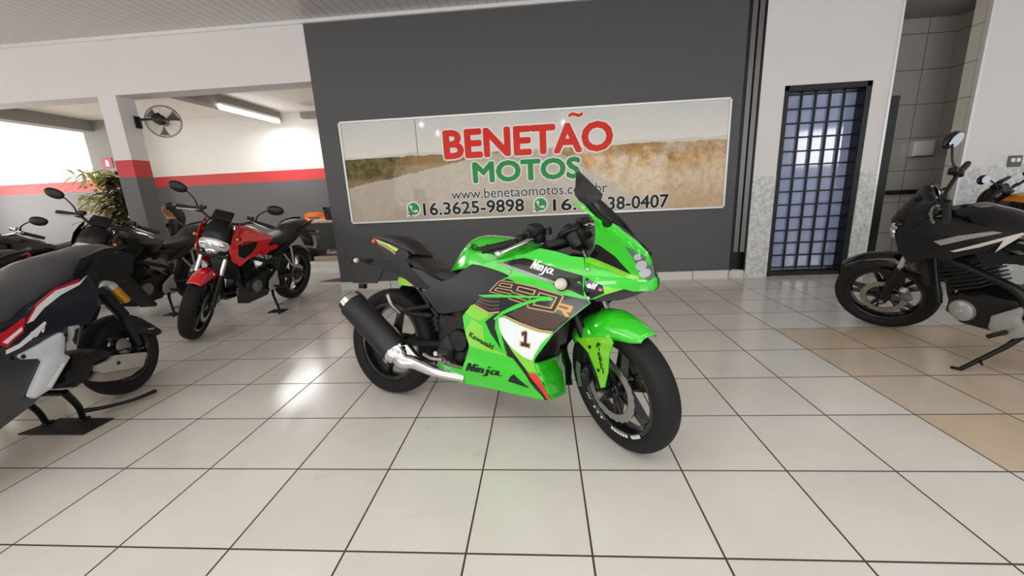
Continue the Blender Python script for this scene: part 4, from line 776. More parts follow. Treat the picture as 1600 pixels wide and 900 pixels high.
# ================================================================ unfaired motorcycles
def arc(c, r, a0, a1, n=10): return [(c[0] + r * math.cos(math.radians(a0 + (a1 - a0) * i / n)), c[1] + r * math.sin(math.radians(a0 + (a1 - a0) * i / n))) for i in range(n + 1)]
def naked(name, M4, label, tank, shroud=None, fender=None, tail=None, steer=.4, belly=None, group=None, stripe=None, chrome_head=False, lens='reflector', engine='engine', foot='engine_lt', fork='chrome', cover='engine_lt', rich=True, seat='black_seat', mirrors=(1, -1), head='lens', grip_up=0.0, plate=True, rear_lens='lens_red', fork_guard=None, beak=False, mirror_mat=None, mirror_yaw=0.0):
    bp = M['black_pl']; fender = fender or tank; tail = tail or bp; shroud = shroud or tank
    r = empty(name, M4); tag(r, label, 'motorcycle', group)
    wb, rk = 1.34, math.radians(25); MF = steer_frame(wb, rk, .09, steer); ax = Vector((-math.sin(rk), 0, math.cos(rk))); fa = Vector((wb, 0, .292))
    wheel(r, (0, 0, .304), .304, .066, .220, None, 5, (1,), 'rear_wheel', disc_r=.11, fork_y=True, spoke_w=.013)
    wheel(r, (wb, 0, .292), .292, .054, .216, MF, 5, (1,), 'front_wheel', disc_r=.128, fork_y=True, spoke_w=.013)
    for s in (-1, 1):
        y = Vector((0, .092 * s, 0)); mb = MB(MF); mb.tube([fa + y - ax * .03, fa + y + ax * .02, fa + y + ax * .27, fa + y + ax * .29], [.020, .027, .026, .029], 14, False); mb.box(fa + y, (.05, .035, .05), None, .008)
        f = mb.build('fork_leg', bp if fork == 'chrome' else M[fork], r); mb = MB(MF); mb.tube([fa + y + ax * .28, fa + y + ax * .74], .019, 14, False); mb.build('stanchion', M['chrome'], f)
        if fork_guard:
            mb = MB(MF); mb.pillow([(1.181, .645), (1.121, .665), (1.097, .636), (1.108, .52), (1.163, .546)], .03, .02, s * .115); mb.build('fork_guard', fork_guard, f)
    mb = MB(MF); mb.cyl(fa + Vector((0, -.12, 0)), fa + Vector((0, .12, 0)), .013); mb.build('axle', M['steel'], r)
    mb = MB(MF)
    for t in (.46, .70): mb.box(fa + ax * t + Vector((.015, 0, 0)), (.085, .24, .032), Matrix.Rotation(-rk, 3, 'Y'), .01)
    mb.tube([fa + ax * .44 + Vector((-.02, 0, 0)), fa + ax * .72 + Vector((-.02, 0, 0))], .03, 14, False); mb.build('triple_clamp', M['engine'], r)
    mb = MB(MF); mb.pillow([(1.18, .29), (1.215, .27), (1.245, .30), (1.25, .37), (1.225, .40), (1.19, .38)], .026, .02, .085); mb.build('brake_caliper', M['engine_lt'], r)
    top = arc((wb, .292), .338, 150, 62, 12); top += [(1.545, .565)]; bot = [(1.075, .42), (1.13, .47), (1.19, .505), (1.25, .53), (1.33, .545), (1.42, .55), (1.50, .548), (1.543, .55)]
    mb = MB(MF); mb.loft(top, bot, [.058, .066, .070, .070, .066, .060, .048], 24, 7, False, .8); fd = mb.build('front_mudguard', fender, r); fd.modifiers.new('shell', 'SOLIDIFY').thickness = .004
    mb = MB(MF)
    for s in (-1, 1): mb.pillow([(1.19, .50), (1.34, .545), (1.30, .43), (1.26, .36), (1.22, .37)], .008, .02, s * .074)
    mb.build('mudguard_stay', bp, fd)
    # headlight group
    mb = MB(MF)
    if beak: mb.loft([(1.02, 1.10), (1.08, 1.045), (1.15, .985), (1.20, .93), (1.235, .88)], [(1.0, .90), (1.08, .85), (1.15, .82), (1.20, .79), (1.225, .78)], [.09, .12, .12, .10, .05], 16, 7, True, .8)
    else: mb.loft([(1.03, 1.035), (1.10, 1.02), (1.17, .985), (1.215, .93), (1.23, .86)], [(1.03, .86), (1.10, .80), (1.16, .755), (1.20, .745), (1.222, .755)], [.09, .12, .13, .115, .07], 16, 7, True, .7)
    hd = mb.build('headlight_cowl', bp if not beak else shroud, r)
    mb = MB(MF)
    if beak: mb.ball((1.19, 0, .84), (.05, .085, .05), Matrix.Rotation(.4, 3, 'Y'))
    else: mb.ball((1.172, 0, .81), (.075, .12, .088), Matrix.Rotation(.45, 3, 'Y'))
    hl = mb.build('headlight', M[lens], hd)
    if rich:
        mb = MB(MF); mb.ball((1.222, 0, .765), (.03, .05, .035), Matrix.Rotation(.4, 3, 'Y')); 
        mb.build('reflector', M['chrome'], hl)
        for s in (-1, 1):
            mb = MB(MF); mb.ball((1.214, s * .058, .826), (.026, .046, .026), Matrix.Rotation(.3, 3, 'Y')); mb.build('reflector', M['chrome'], hl)
            mb = MB(MF); mb.pillow([(1.03, 1.02), (1.10, .99), (1.17, .93), (1.19, .86), (1.17, .77), (1.13, .75), (1.12, .82), (1.06, .90)], .008, .02, s * .128); mb.build('headlight_side', shroud if not beak else bp, hd)
    mb = MB(MF); mb.box((1.06, 0, 1.05), (.03, .15, .11), Matrix.Rotation(-.9, 3, 'Y'), .012); ic = mb.build('instrument_panel', bp, r); mb = MB(MF); mb.box((1.046, 0, 1.061), (.006, .12, .08), Matrix.Rotation(-.9, 3, 'Y'), .003); mb.build('display', M['black_gl'], ic)
    # bars
    gz = 1.02 + grip_up; P_ = [(.93, -.36, gz), (.945, -.22, gz + .015), (.985, -.10, .985 + grip_up * .5), (.985, .10, .985 + grip_up * .5), (.945, .22, gz + .015), (.93, .36, gz)]
    mb = MB(MF); mb.tube(P_, .0115, 12); hb = mb.build('handlebar', M['engine'] if not chrome_head else M['chrome'], r)
    for s in (-1, 1):
        a, b = Vector((.945, s * .225, gz + .014)), Vector((.93, s * .365, gz)); d = (b - a).normalized()
        mb = MB(MF); mb.tube([a + d * .02, b], .0172, 14, False); mb.tube([b, b + d * .022], .0155, 14, False); mb.build('grip', M['grip'], hb)
        mb = MB(MF); mb.box(a - d * .012, (.045, .05, .045), None, .01); mb.box(a - d * .04 + Vector((.015, 0, .03)), (.045, .05, .035), None, .008); mb.build('switch_box', M['chrome'] if chrome_head else bp, hb)
        mb = MB(MF); mb.tube([a - d * .02 + Vector((.02, 0, 0)), a + d * .01 + Vector((.055, 0, .002)), a + d * .10 + Vector((.062, 0, -.006)), b + Vector((.052, 0, -.012))], [.010, .008, .0065, .007], 8); mb.build('lever', M['steel'] if rich else bp, hb)
        if s in mirrors:
            mb = MB(MF); mb.tube([a + Vector((.012, 0, .01)), (.972, s * .245, gz + .09), (.975, s * .30, gz + .145), (.978, s * .345, gz + .165)], [.007, .006, .006, .006], 8); mi = mb.build('mirror_arm', bp, r)
            R_ = Matrix.Rotation(s * .15, 3, 'X') @ Matrix.Rotation(s * mirror_yaw, 3, 'Z'); mb = MB(MF); mb.ball((.985, s * .375, gz + .175), (.022, .072, .045), R_, 20); mb.build('mirror_shell', bp, mi); mb = MB(MF); mb.lathe([(0, 0), (.92, 0), (.92, .06), (0, .06)], (0, 0, 0), (-1, 0, 0), 24)
            mb.v = [MF @ (R_ @ Vector((q.x * .05 - .0255, q.y * .064, q.z * .038)) + Vector((.985, s * .375, gz + .175))) for q in [MF.inverted() @ v for v in mb.v]]; mb.build('mirror_glass', mirror_mat or M['mirror'], mi)
        indicator(r, (1.06, s * .10, .86), (.15, s * 1, 0), 'lens_amber', .10, .02)
    for t in (-1, 1):
        mb = MB(MF); mb.tube([(.99, .10 * t, 1.0), (1.05, .12 * t, .95), (1.06, .06 * t, .84), (1.01, .03 * t, .74)], .006, 8); mb.build('cable', M['grip'], r)
    # tank, shrouds, seats, tail
    mb = MB(); mb.loft([(.50, .785), (.58, .86), (.67, .915), (.78, .945), (.88, .945), (.97, .925), (1.02, .88)], [(.48, .755), (.60, .735), (.75, .73), (.90, .75), (1.02, .80)], [.085, .12, .15, .155, .15, .12], 24, 8, True, .7); tk = mb.build('fuel_tank', tank, r, ang=60); mb = MB(); mb.lathe([(.045, 0), (.045, .006), (.03, .01), (0, .01)], (.80, 0, .94), (-.08, 0, 1), 24); mb.build('filler_cap', M['engine_lt'], tk)
    sh = [(1.137, .767), (1.09, .84), (1.0, .885), (.86, .885), (.72, .87), (.60, .845), (.56, .82), (.66, .73), (.75, .70), (.81, .665), (.88, .665), (.95, .645), (1.03, .60), (1.11, .66)]
    for s in (-1, 1):
        f = lambda x, z: s * (.165 - .04 * max(0, (z - .80) / .09) + .012 * math.sin(max(0, min(1, (x - .55) / .6)) * PI)); mb = MB(); mb.sheet(sh, f, lambda x, z: f(x, z) - s * .012, .035); sd = mb.build('tank_shroud', shroud, r, ang=50)
        if rich:
            mb = MB(); mb.sheet([(.80, .80), (.95, .82), (1.04, .80), (1.05, .70), (.98, .665), (.90, .70), (.84, .74)], lambda x, z: f(x, z) + s * .002, f, .04); mb.build('shroud_inlay', bp, sd)
        if stripe:
            mb = MB(); mb.sheet([(.8125, .7171), (.654, .7891), (.5276, .8474), (.5164, .8391), (.5604, .7918), (.6125, .7387), (.5838, .8055), (.6775, .7584), (.7879, .7156)], lambda x, z: f(x, z) + s * .003, f, .03); mb.build('stripe', stripe, sd)
            mb = MB(); mb.sheet([(.86, .745), (.72, .80), (.60, .84), (.64, .845), (.78, .81), (.90, .765)], lambda x, z: f(x, z) + s * .003, f, .03); mb.build('stripe', M['plaster_grey'], sd)
    mb = MB(); mb.loft([(.09, .835), (.20, .815), (.36, .79), (.48, .785), (.56, .825)], [(.10, .76), (.22, .735), (.36, .715), (.48, .715), (.56, .74)], [.11, .13, .13, .11, .085], 18, 7, True, .55); mb.build('rider_seat', M[seat], r)
    mb = MB(); mb.loft([(-.24, .915), (-.12, .925), (.0, .918), (.10, .885), (.16, .83)], [(-.23, .875), (-.10, .855), (.03, .825), (.11, .79), (.16, .765)], [.06, .10, .115, .12, .11], 18, 7, True, .6); mb.build('pillion_seat', M[seat], r)
    tp = [(-.27, .885), (-.10, .85), (.04, .82), (.12, .775), (.30, .73), (.50, .735), (.52, .66), (.44, .59), (.34, .60), (.22, .67), (.05, .745), (-.12, .81), (-.25, .845)]
    tw = lambda x, z: .115 - .05 * max(0, min(1, (.1 - x) / .35)); mb = MB(); mb.sheet(tp, lambda x, z: -tw(x, z), tw, .04); tl = mb.build('tail_unit', tail, r)
    if rich:
        for s in (-1, 1):
            mb = MB(); mb.sheet([(.50, .73), (.58, .72), (.68, .80), (.72, .84), (.74, .74), (.68, .64), (.64, .645), (.60, .67), (.52, .68), (.44, .70)], lambda x, z: s * .145, lambda x, z: s * .125, .04); mb.build('side_panel', shroud, r)
    for s in (-1, 1):
        mb = MB(); mb.tube([(.08, s * .125, .82), (-.05, s * .135, .89), (-.20, s * .12, .915), (-.28, s * .07, .915)], .012, 10); mb.build('grab_rail', bp, r)
    mb = MB(); mb.box((-.285, 0, .865), (.03, .12, .045), Matrix.Rotation(.3, 3, 'Y'), .012); mb.build('tail_light', M[rear_lens], r)
    mb = MB(); mb.sheet([(-.20, .82), (-.06, .79), (-.12, .74), (-.27, .67), (-.37, .53), (-.39, .54), (-.31, .70)], lambda x, z: -.055, lambda x, z: .055, .05); mg = mb.build('rear_mudguard', bp, r)
    if plate:
        mb = MB(); mb.box((-.365, 0, .625), (.006, .19, .155), Matrix.Rotation(-.42, 3, 'Y'), .002); pl = mb.build('number_plate', M['plaster_grey'], r); mb = MB(); mb.tube([(-.34, -.10, .70), (-.40, -.10, .55), (-.40, .10, .55), (-.34, .10, .70)], .006, 8, False); mb.build('plate_frame', M['black_metal'], pl)
    for s in (-1, 1): indicator(r, (-.25, s * .05, .78), (-.25, s * 1, 0), 'lens_amber', .11, .02, 'rear_signal')
    # engine, frame, exhaust
    mb = MB(); mb.pillow([(.44, .30), (.58, .235), (.80, .235), (.90, .30), (.88, .42), (.80, .47), (.56, .50), (.46, .44)], .13, .05); en = mb.build('engine', M[engine], r)
    mb = MB(); R_ = Matrix.Rotation(.35, 3, 'Y')
    for k in range(6): mb.box(Vector((.80, 0, .47)) + R_ @ Vector((0, 0, k * .024)), (.17, .21, .011), R_, .003)
    mb.box(Vector((.80, 0, .47)) + R_ @ Vector((0, 0, .08)), (.13, .17, .20), R_, .02); mb.build('cylinder', M[engine], en)
    for s in (-1, 1):
        mb = MB(); mb.lathe([(0, .035), (.045, .033), (.062, .022), (.066, 0), (.066, -.02)], (.775, s * .125, .35), (0, s, 0), 28); mb.lathe([(0, .045), (.018, .044), (.02, .03)], (.775, s * .125, .35), (0, s, 0), 16); mb.build('engine_cover', M[cover], en)
        mb = MB(); mb.tube([(1.0, s * .06, .84), (.90, s * .12, .68), (.70, s * .135, .60), (.52, s * .135, .52), (.47, s * .125, .36)], [.022, .022, .020, .022, .024], 12); mb.tube([(1.0, s * .05, .78), (.97, s * .07, .55), (.93, s * .09, .34)], .016, 10); mb.tube([(.50, s * .12, .60), (.25, s * .115, .72), (-.12, s * .07, .83)], .014, 10, False); mb.build('frame_tube', M['black_metal'], r)
        mb = MB(); mb.tube([(-.02, s * .10, .304), (.18, s * .105, .325), (.45, s * .10, .36)], [.026, .030, .032], 12, False, .6); mb.box((-.02, s * .10, .304), (.10, .022, .065), None, .008); mb.build('swingarm', M['engine'], r)
        mb = MB(); mb.pillow([(.62, .37), (.505, .455), (.49, .44), (.50, .39), (.478, .348), (.475, .30), (.52, .27), (.61, .267), (.63, .30)], .012, .015, s * .155, .5); fp = mb.build('footrest_plate', M[foot], r); mb = MB(); mb.tube([(.55, s * .16, .30), (.55, s * .27, .305)], .013, 10, False); mb.build('footrest', M['grip'], fp)
        mb = MB(); mb.tube([(.34, s * .13, .60), (.24, s * .15, .47), (.20, s * .155, .44)], .011, 10, False); mb.tube([(.22, s * .13, .66), (.21, s * .15, .50), (.20, s * .155, .44)], .011, 10, False); mb.tube([(.20, s * .155, .44), (.20, s * .25, .445)], .012, 10, False); mb.build('pillion_bracket', M[foot], r)
    mb = MB(); mb.tube([(.93, -.05, .50), (.99, -.06, .42), (.96, -.08, .26), (.80, -.12, .21), (.50, -.15, .22), (.34, -.17, .28)], .020, 12); ex = mb.build('exhaust_pipe', M['engine'], r); mb = MB(); mb.tube([(.38, -.18, .28), (.30, -.19, .32), (-.06, -.215, .47), (-.10, -.217, .487)], [.035, .056, .062, .05], 18, False); mb.build('silencer', M['black_metal'], ex)
    mb = MB(); mb.tube([(.28, .06, .62), (.36, .06, .42)], .030, 14, False); mb.build('shock', M['engine'], r)
    mb = MB(); mb.loft(arc((0, .304), .335, 155, 35, 10), arc((0, .304), .30, 155, 35, 10), .075, 16, 6, False); mb.build('hugger', bp, r).modifiers.new('shell', 'SOLIDIFY').thickness = .004
    mb = MB(); mb.box((1.0, 0, .56), (.04, .24, .22), Matrix.Rotation(.2, 3, 'Y'), .006); mb.build('radiator', M['engine'], r)
    if beak:
        mb = MB(MF); mb.tube([(1.0, -.02, .985), (1.04, .0, .965), (1.055, .04, .945)], [.014, .018, .012], 10); mb.build('cable_cover', M['lens_red'], r)
    if belly:
        for s in (-1, 1): mb = MB(); mb.sheet([(1.03, .46), (1.02, .24), (.90, .205), (.62, .22), (.58, .28), (.75, .30), (.90, .33)], lambda x, z: s * (.135), lambda x, z: s * .12, .04); mb.build('belly_pan', belly, r)
    mb = MB(); mb.tube([(.52, .11, .27), (.56, .15, .20), (.655, .29, .065), (.69, .305, .062)], [.016, .013, .012, .011], 10, False); mb.tube([(.61, .23, .125), (.57, .27, .125)], .006, 8, False); mb.build('side_stand', M['black_metal'], r)
    return r
def pad(x, y, rot, label, w=.16, d=.12):
    mb = MB(Matrix.Translation((x, y, .004)) @ Matrix.Rotation(rot, 4, 'Z')); mb.box((0, 0, 0), (w, d, .008), None, .003); tag(mb.build('stand_pad', M['rubber_mat']), label, 'pad')
redp = mat('bright_red_paint', (224, 16, 24), .18, coat=1.0, var=.02, scale=4); darkred = mat('dark_maroon_panel', (44, 12, 16), .25, coat=.5); silv = M['silver_pl']
naked('motorcycle', pose(-1.0953, 3.4743, -1.6003, -.1702), 'red and black naked motorcycle on its side stand left of the charcoal wall', redp, redp, redp, M['black_pl'], .4345, M['black_gl'], foot='silver_pl')
pad(-.895, 2.885, .1, 'small black pad under the side stand of the red motorcycle')
naked('motorcycle', pose(4.6825, .6852, 1.7541, -.1929), 'black motorcycle with white arrow stripe, front wheel turned beside the grilled door', M['black_gl'], mat('dark_grey_paint', (22, 21, 21), .42, spec=.35), M['black_gl'], None, .5983, None, stripe=mat('pale_stripe', (206, 200, 190), .4), cover='silver_pl', foot='silver_pl', fork_guard=mat('dark_bronze_panel', (70, 64, 58), .4), beak=True, lens='lens_clear', mirror_yaw=.45)
naked('motorcycle', pose(-2.26, 3.47, -1.60, -.17), 'black motorcycle parked just behind the red one, black mirror standing up on its handlebar', M['black_gl'], M['black_gl'], M['black_gl'], None, .4, M['black_pl'], foot='plaster_grey', lens='lens_clear', mirrors=(-1,))
pad(-2.059, 2.878, .1, 'small black pad beneath the black motorcycle behind the red one')
naked('motorcycle', pose(-3.42, 3.42, -1.6, -.17), 'dark motorcycle with chrome handlebar and dials at the far left edge', M['black_gl'], M['black_gl'], M['black_gl'], None, .4, None, chrome_head=True, lens='chrome')
naked('motorcycle', pose(-1.62, 1.10, -1.45, -.12), 'black motorcycle with red tail light behind the dark scooter', M['black_gl'], M['black_gl'], M['black_gl'], None, .3, None, rich=False)
naked('motorcycle', pose(6.50, 2.26, 1.62, -.17) @ Matrix.Scale(.95, 4), 'motorcycle with orange tank behind the black one with white arrow stripe', mat('orange_paint', (216, 134, 34), .25, coat=.8), M['black_gl'], M['black_gl'], None, .3, None, rich=False)
# ================================================================ dark scooter on its centre stand
def scooter():
    navy = mat('dark_navy_paint', (20, 22, 32), .15, coat=1.0); whp = mat('white_decal_scooter', (226, 226, 228), .25, coat=.5); rp = mat('red_decal_scooter', (190, 20, 40), .2, coat=.8); gp = mat('pale_grey_guard', (198, 200, 206), .35); rubber = mat('pale_grey_rubber', (150, 150, 148), .5); bp = M['black_pl']
    D = SCT; r = empty('scooter', pose(-.755, 1.152, math.radians(-81))); tag(r, 'dark navy scooter with red and white stripes standing on its centre stand', 'scooter')
    wheel(r, (0, 0, .25), .25, .066, .170, None, 5, (), 'rear_wheel', spoke_w=.03); wheel(r, (1.27, 0, .25), .25, .058, .175, None, 5, (1,), 'front_wheel', disc_r=.12)
    mb = MB(); mb.loft(D['seat_top'][::-1] + [(.62, .79), (.72, .735)], D['seat_bot'][::-1], [.08, .13, .16, .17, .17, .16, .14], 24, 8, True, .55); mb.build('seat', mat('grey_black_vinyl', (58, 58, 62), .45, bump=.2, scale=60), r)
    tw = lambda x, z: .205 - .10 * max(0, min(1, (.30 - x) / .30)) + .02 * math.sin(max(0, min(1, (z - .25) / .5)) * PI)
    mb = MB(); mb.sheet(D['body'], lambda x, z: -tw(x, z), tw, .04); bd = mb.build('body_panel', navy, r, ang=60)
    def dec(nm, key, m, off=.003):
        mb = MB(); mb.sheet(D[key] if isinstance(key, str) else key, lambda x, z: tw(x, z) + off, lambda x, z: tw(x, z) - .002, .03); return mb.build(nm, m, bd)
    dec('white_stripe', 'white', whp, .0035); dec('red_stripe', 'redline', rp); dec('red_panel', 'redp', rp, .006); dec('white_flash', 'redp_w', whp, .008); dec('white_stripe', 'wline', whp)
    mb = MB(); q = quad_on(lambda x, z: tw(x, z) + .0045, [(.668, .604), (.585, .622), (.592, .594), (.672, .574)]); strokes(mb, [[(.05, 0), (.2, 1), (.35, 0)], [(.1, .35), (.3, .35)], [(.42, .0), (.42, 1), (.58, .8), (.62, .3), (.42, 0)], [(.68, 1), (.82, 0), (.96, 1)]], .05, q); mb.build('side_lettering', whp, bd, smooth=False)
    mb = MB(); mb.sheet(D['rail'], lambda x, z: -.12, lambda x, z: .165, .04); mb.build('grab_rail', M['engine'], r)
    mb = MB(); mb.pillow([tuple(p) for p in D['guard']], .018, .012, .228, .5); gd = mb.build('heel_guard', gp, r)
    mb = MB(); mb.sheet(D['guardhole'], lambda x, z: .2475, lambda x, z: .24, .05); mb.build('guard_slot', whp, gd)
    for c in ((.735, .521), (.532, .549)): mb = MB(); mb.lathe([(0, .004), (.009, .003), (.010, 0)], (c[0], .246, c[1]), (0, 1, 0), 14); mb.build('guard_bolt', M['engine'], gd)
    mb = MB(); mb.pillow([tuple(p) for p in D['peg']], .02, .012, .228, .6); pg = mb.build('pillion_peg', rubber, r); mb = MB(); mb.sheet(D['pegin'], lambda x, z: .2495, lambda x, z: .24, .05); mb.build('peg_pad', M['engine'], pg)
    for s in (1,):
        mb = MB(); mb.pillow(D['engine'], .07, .03, .085); en = mb.build('engine_case', M['black_pl'], r); mb = MB(); mb.pillow(D['cvt'], .02, .02, .150, .6); cv = mb.build('belt_cover', mat('warm_grey_cover', (158, 154, 148), .5), en)
        mb = MB(); mb.lathe([(0, .004), (.010, .003), (.011, 0)], (.222, .171, .272), (0, 1, 0), 14); mb.build('cover_bolt', M['engine'], cv); mb = MB(); mb.pillow(D['cvt2'], .018, .02, .140, .6); mb.build('lower_case', mat('tan_grey_casting', (150, 140, 128), .5, .3), en)
        mb = MB(); mb.lathe([(0, .01), (.04, .008), (.05, 0)], (.118, .135, .335), (0, 1, .1), 20); mb.build('air_filter_lid', M['engine_lt'], en)
    mb = MB(); mb.tube([(.55, 0, .33), (.30, 0, .30), (0, 0, .25)], .06, 14); mb.build('swing_unit', M['engine'], r)
    mb = MB(); mb.loft([(.15, .40), (.0475, .468), (-.0607, .492), (-.154, .45), (-.226, .378), (-.252, .330)], [(.113, .354), (.014, .36), (-.086, .346), (-.15, .32), (-.205, .29), (-.238, .30)], .092, 18, 7, False, .6); hg = mb.build('rear_mudguard', bp, r); hg.modifiers.new('shell', 'SOLIDIFY').thickness = .004
    mb = MB(); mb.box((-.165, .088, .352), (.055, .006, .010), Matrix.Rotation(-.2, 3, 'Y'), .002); mb.build('mudguard_reflector', M['silver_pl'], hg)
    mb = MB(); mb.sheet([(.02, .88), (-.10, .875), (-.17, .84), (-.13, .74), (-.02, .70), (.10, .72), (.14, .80)], lambda x, z: -.10, lambda x, z: .10, .05); tl = mb.build('tail_cover', bp, r)
    mb = MB(); mb.box((-.165, 0, .80), (.03, .16, .06), Matrix.Rotation(-.4, 3, 'Y'), .01); mb.build('tail_light', M['lens_red'], tl)
    mb = MB(); mb.sheet([(-.02, .74), (-.12, .70), (-.30, .47), (-.32, .48), (-.20, .66), (-.11, .78)], lambda x, z: -.05, lambda x, z: .05, .05); mb.build('plate_bracket', bp, tl)
    for s in (1, -1):
        mb = MB(); mb.tube([(.17, s * .13, .71), (.06, s * .13, .52), (.0, s * .115, .30)], [.026, .026, .022], 14, False); sk = mb.build('shock', M['engine'], r)
        mb = MB()
        for k in range(12): mb.lathe([(.027, 0), (.033, .004), (.027, .008)], Vector((.15, s * .13, .675)).lerp(Vector((.055, s * .13, .50)), k / 12), (-.5, 0, -.85), 14)
        mb.build('spring', M['black_metal'], sk)
        mb = MB(); mb.tube([(.098, s * .15, .69), (.036, s * .15, .595)], .024, 16, False); cn = mb.build('gas_reservoir', M['gold'], sk)
        mb = MB(); mb.tube([(.112, s * .145, .715), (.096, s * .15, .688)], [.022, .0255], 16, False); mb.tube([(.168, s * .13, .705), (.145, s * .145, .725), (.112, s * .145, .715)], .018, 12); mb.build('reservoir_cap', M['silver_pl'], cn)
    mb = MB(); mb.lathe([(0, .006), (.012, .004), (.014, 0)], (.233, .16, .649), (0, 1, 0), 14); mb.build('shock_nut', M['gold'], r)
    mb = MB(); mb.tube([(.50, -.10, .23), (.42, -.12, .11), (.384, -.135, .012)], [.017, .015, .014], 10); mb.tube([(.48, .10, .23), (.41, .075, .11), (.376, .045, .012)], [.017, .015, .014], 10); mb.tube([(.50, -.10, .225), (.49, 0, .235), (.48, .10, .225)], .015, 10); mb.tube([(.40, .06, .075), (.32, .12, .050), (.22, .19, .034), (.12, .245, .036)], [.013, .010, .010, .012], 10)
    for x, y in ((.384, -.135), (.376, .045)): mb.box((x - .005, y, .014), (.05, .03, .012), None, .004)
    mb.build('centre_stand', M['black_metal'], r)
    # front half: floor board, shield, screen, bars
    mb = MB(); mb.pillow([(.95, .23), (1.10, .30), (1.18, .55), (1.20, .80), (1.10, .95), (1.02, .93), (1.04, .70), (.98, .45), (.80, .36), (.84, .25)], .19, .10, 0, .45, .02, 1.5); mb.build('front_shield', navy, r)
    mb = MB(); mb.pillow([(.95, .62), (1.20, .52), (1.42, .45), (1.45, .50), (1.25, .64), (1.12, .80)], .10, .08, 0, .5, .02, 1.5); mb.build('front_beak', navy, r); mb = MB(); mb.sheet([(1.10, .92), (1.18, .80), (1.10, 1.12), (1.02, 1.22), (1.01, 1.20)], lambda x, z: -.12, lambda x, z: .12, .05); mb.build('windshield', M['black_gl'], r)
    mb = MB(); mb.tube([(.98, -.34, 1.0), (1.04, -.12, .99), (1.04, .12, .99), (.98, .34, 1.0)], .013, 12); hb = mb.build('handlebar', M['engine'], r)
    for s in (-1, 1):
        mb = MB(); mb.tube([(.985, s * .24, 1.0), (.975, s * .36, 1.0)], .018, 12, False); mb.build('grip', M['grip'], hb); mb = MB(); mb.tube([(1.27, s * .09, .25), (1.17, s * .09, .55)], .022, 12, False); mb.build('fork_leg', M['black_metal'], r)
    mb = MB(Matrix.Translation((-.69, .738, .004)) @ Matrix.Rotation(-.02, 4, 'Z')); mb.add([(-.196, -.075, 0), (.18, -.076, 0), (.188, .075, 0), (-.138, .078, 0)], [(0, 1, 2, 3)]); mb.add([(-.196, -.075, -.004), (.18, -.076, -.004), (.188, .075, -.004), (-.138, .078, -.004)], [(3, 2, 1, 0)])
    mb = MB(); P_ = [(-.886, .663), (-.509, .662), (-.501, .813), (-.828, .816)]; mb.add([(x, y, .008) for x, y in P_] + [(x, y, .0) for x, y in P_], [(0, 1, 2, 3), (7, 6, 5, 4)] + [(i, 4 + i, 4 + (i + 1) % 4, (i + 1) % 4) for i in range(4)])
    tag(mb.build('floor_pad', M['rubber_mat'], smooth=False), 'black rubber pad under the centre stand of the dark scooter', 'pad')
scooter()
# ================================================================ smaller things in the room behind
def wall_fan():
    r = empty('wall_fan', Matrix.Translation((-3.01, 3.98, 2.19))); tag(r, 'black wall fan with round wire cage on the side of the column', 'fan'); bk = M['black_pl']
    d = Vector((-.40, .88, -.04)).normalized(); c = Vector((.215, .13, -.025)); wire = mat('grey_wire', (92, 84, 82), .4, .5)
    mb = MB(); mb.box((.012, 0, -.05), (.024, .08, .14), None, .008); mb.tube([(.02, 0, -.05), (.06, 0, -.02), c - d * .10], .014, 10); mb.build('bracket', bk, r)
    mb = MB(); mb.tube([c - d * .16, c - d * .15, c - d * .06, c - d * .04], [.035, .058, .062, .04], 20, False); mb.ball(c - d * .10 + Vector((0, 0, .045)), .03); mb.build('motor', bk, r)
    q = Vector((0, 0, 1)).rotation_difference(d); R_ = .19; P = lambda rad, h, a: c + q @ Vector((rad * math.cos(a), rad * math.sin(a), h))
    mb = MB(); 
    for rad, h in ((R_, .03), (R_ * .97, .055), (R_ * .97, .005)): mb.tube([P(rad, h, 2 * PI * i / 40) for i in range(41)], .0045 if rad == R_ else .0025, 6, False)
    for k in range(44):
        a = 2 * PI * k / 44
        mb.tube([P(.035, -.03, a), P(R_ * .6, -.025, a), P(R_, .03, a)], .0011, 4, False); mb.tube([P(.035, .09, a), P(R_ * .6, .085, a), P(R_, .03, a)], .0011, 4, False)
    mb.build('cage', wire, r); mb = MB(); mb.tube([P(.0, .088, 0), P(.0, .098, 0)], .045, 20, False); mb.build('badge', M['alu'], r)
    mb = MB()
    for k in range(3):
        a0 = 2 * PI * k / 3; vs = []; 
        for i in range(7):
            t = i / 6; rad = .03 + .15 * t; w = .20 + .75 * t * (1 - .3 * t)
            vs += [P(rad, .0, a0 - w * .5), P(rad, .05, a0 + w * .5)]
        mb.add(vs, [(2 * i, 2 * i + 1, 2 * i + 3, 2 * i + 2) for i in range(6)])
    mb.tube([P(0, .0, 0), P(0, .06, 0)], .034, 16, False); mb.build('blades', mat('grey_fan_blade', (120, 112, 110), .4), r).modifiers.new('thick', 'SOLIDIFY').thickness = .003
wall_fan()
def safety_sign():
    mb = MB(); mb.box((-6.235, 6.475, 1.965), (.21, .008, .18), None, .002); o = mb.build('safety_sign', mat('red_sign', (176, 22, 22), .4), smooth=False); tag(o, 'square red sign with white symbol on the grey pillar above the plants', 'sign')
    mb = MB(); y = 6.470; x, z = -6.235, 1.965; mb.add([(x - .03, y, z - .06), (x + .03, y, z - .06), (x + .03, y, z + .03), (x, y, z + .06), (x - .03, y, z + .03)], [(0, 1, 2, 3, 4)]); mb.build('symbol', M['alu'], o, smooth=False)
safety_sign()
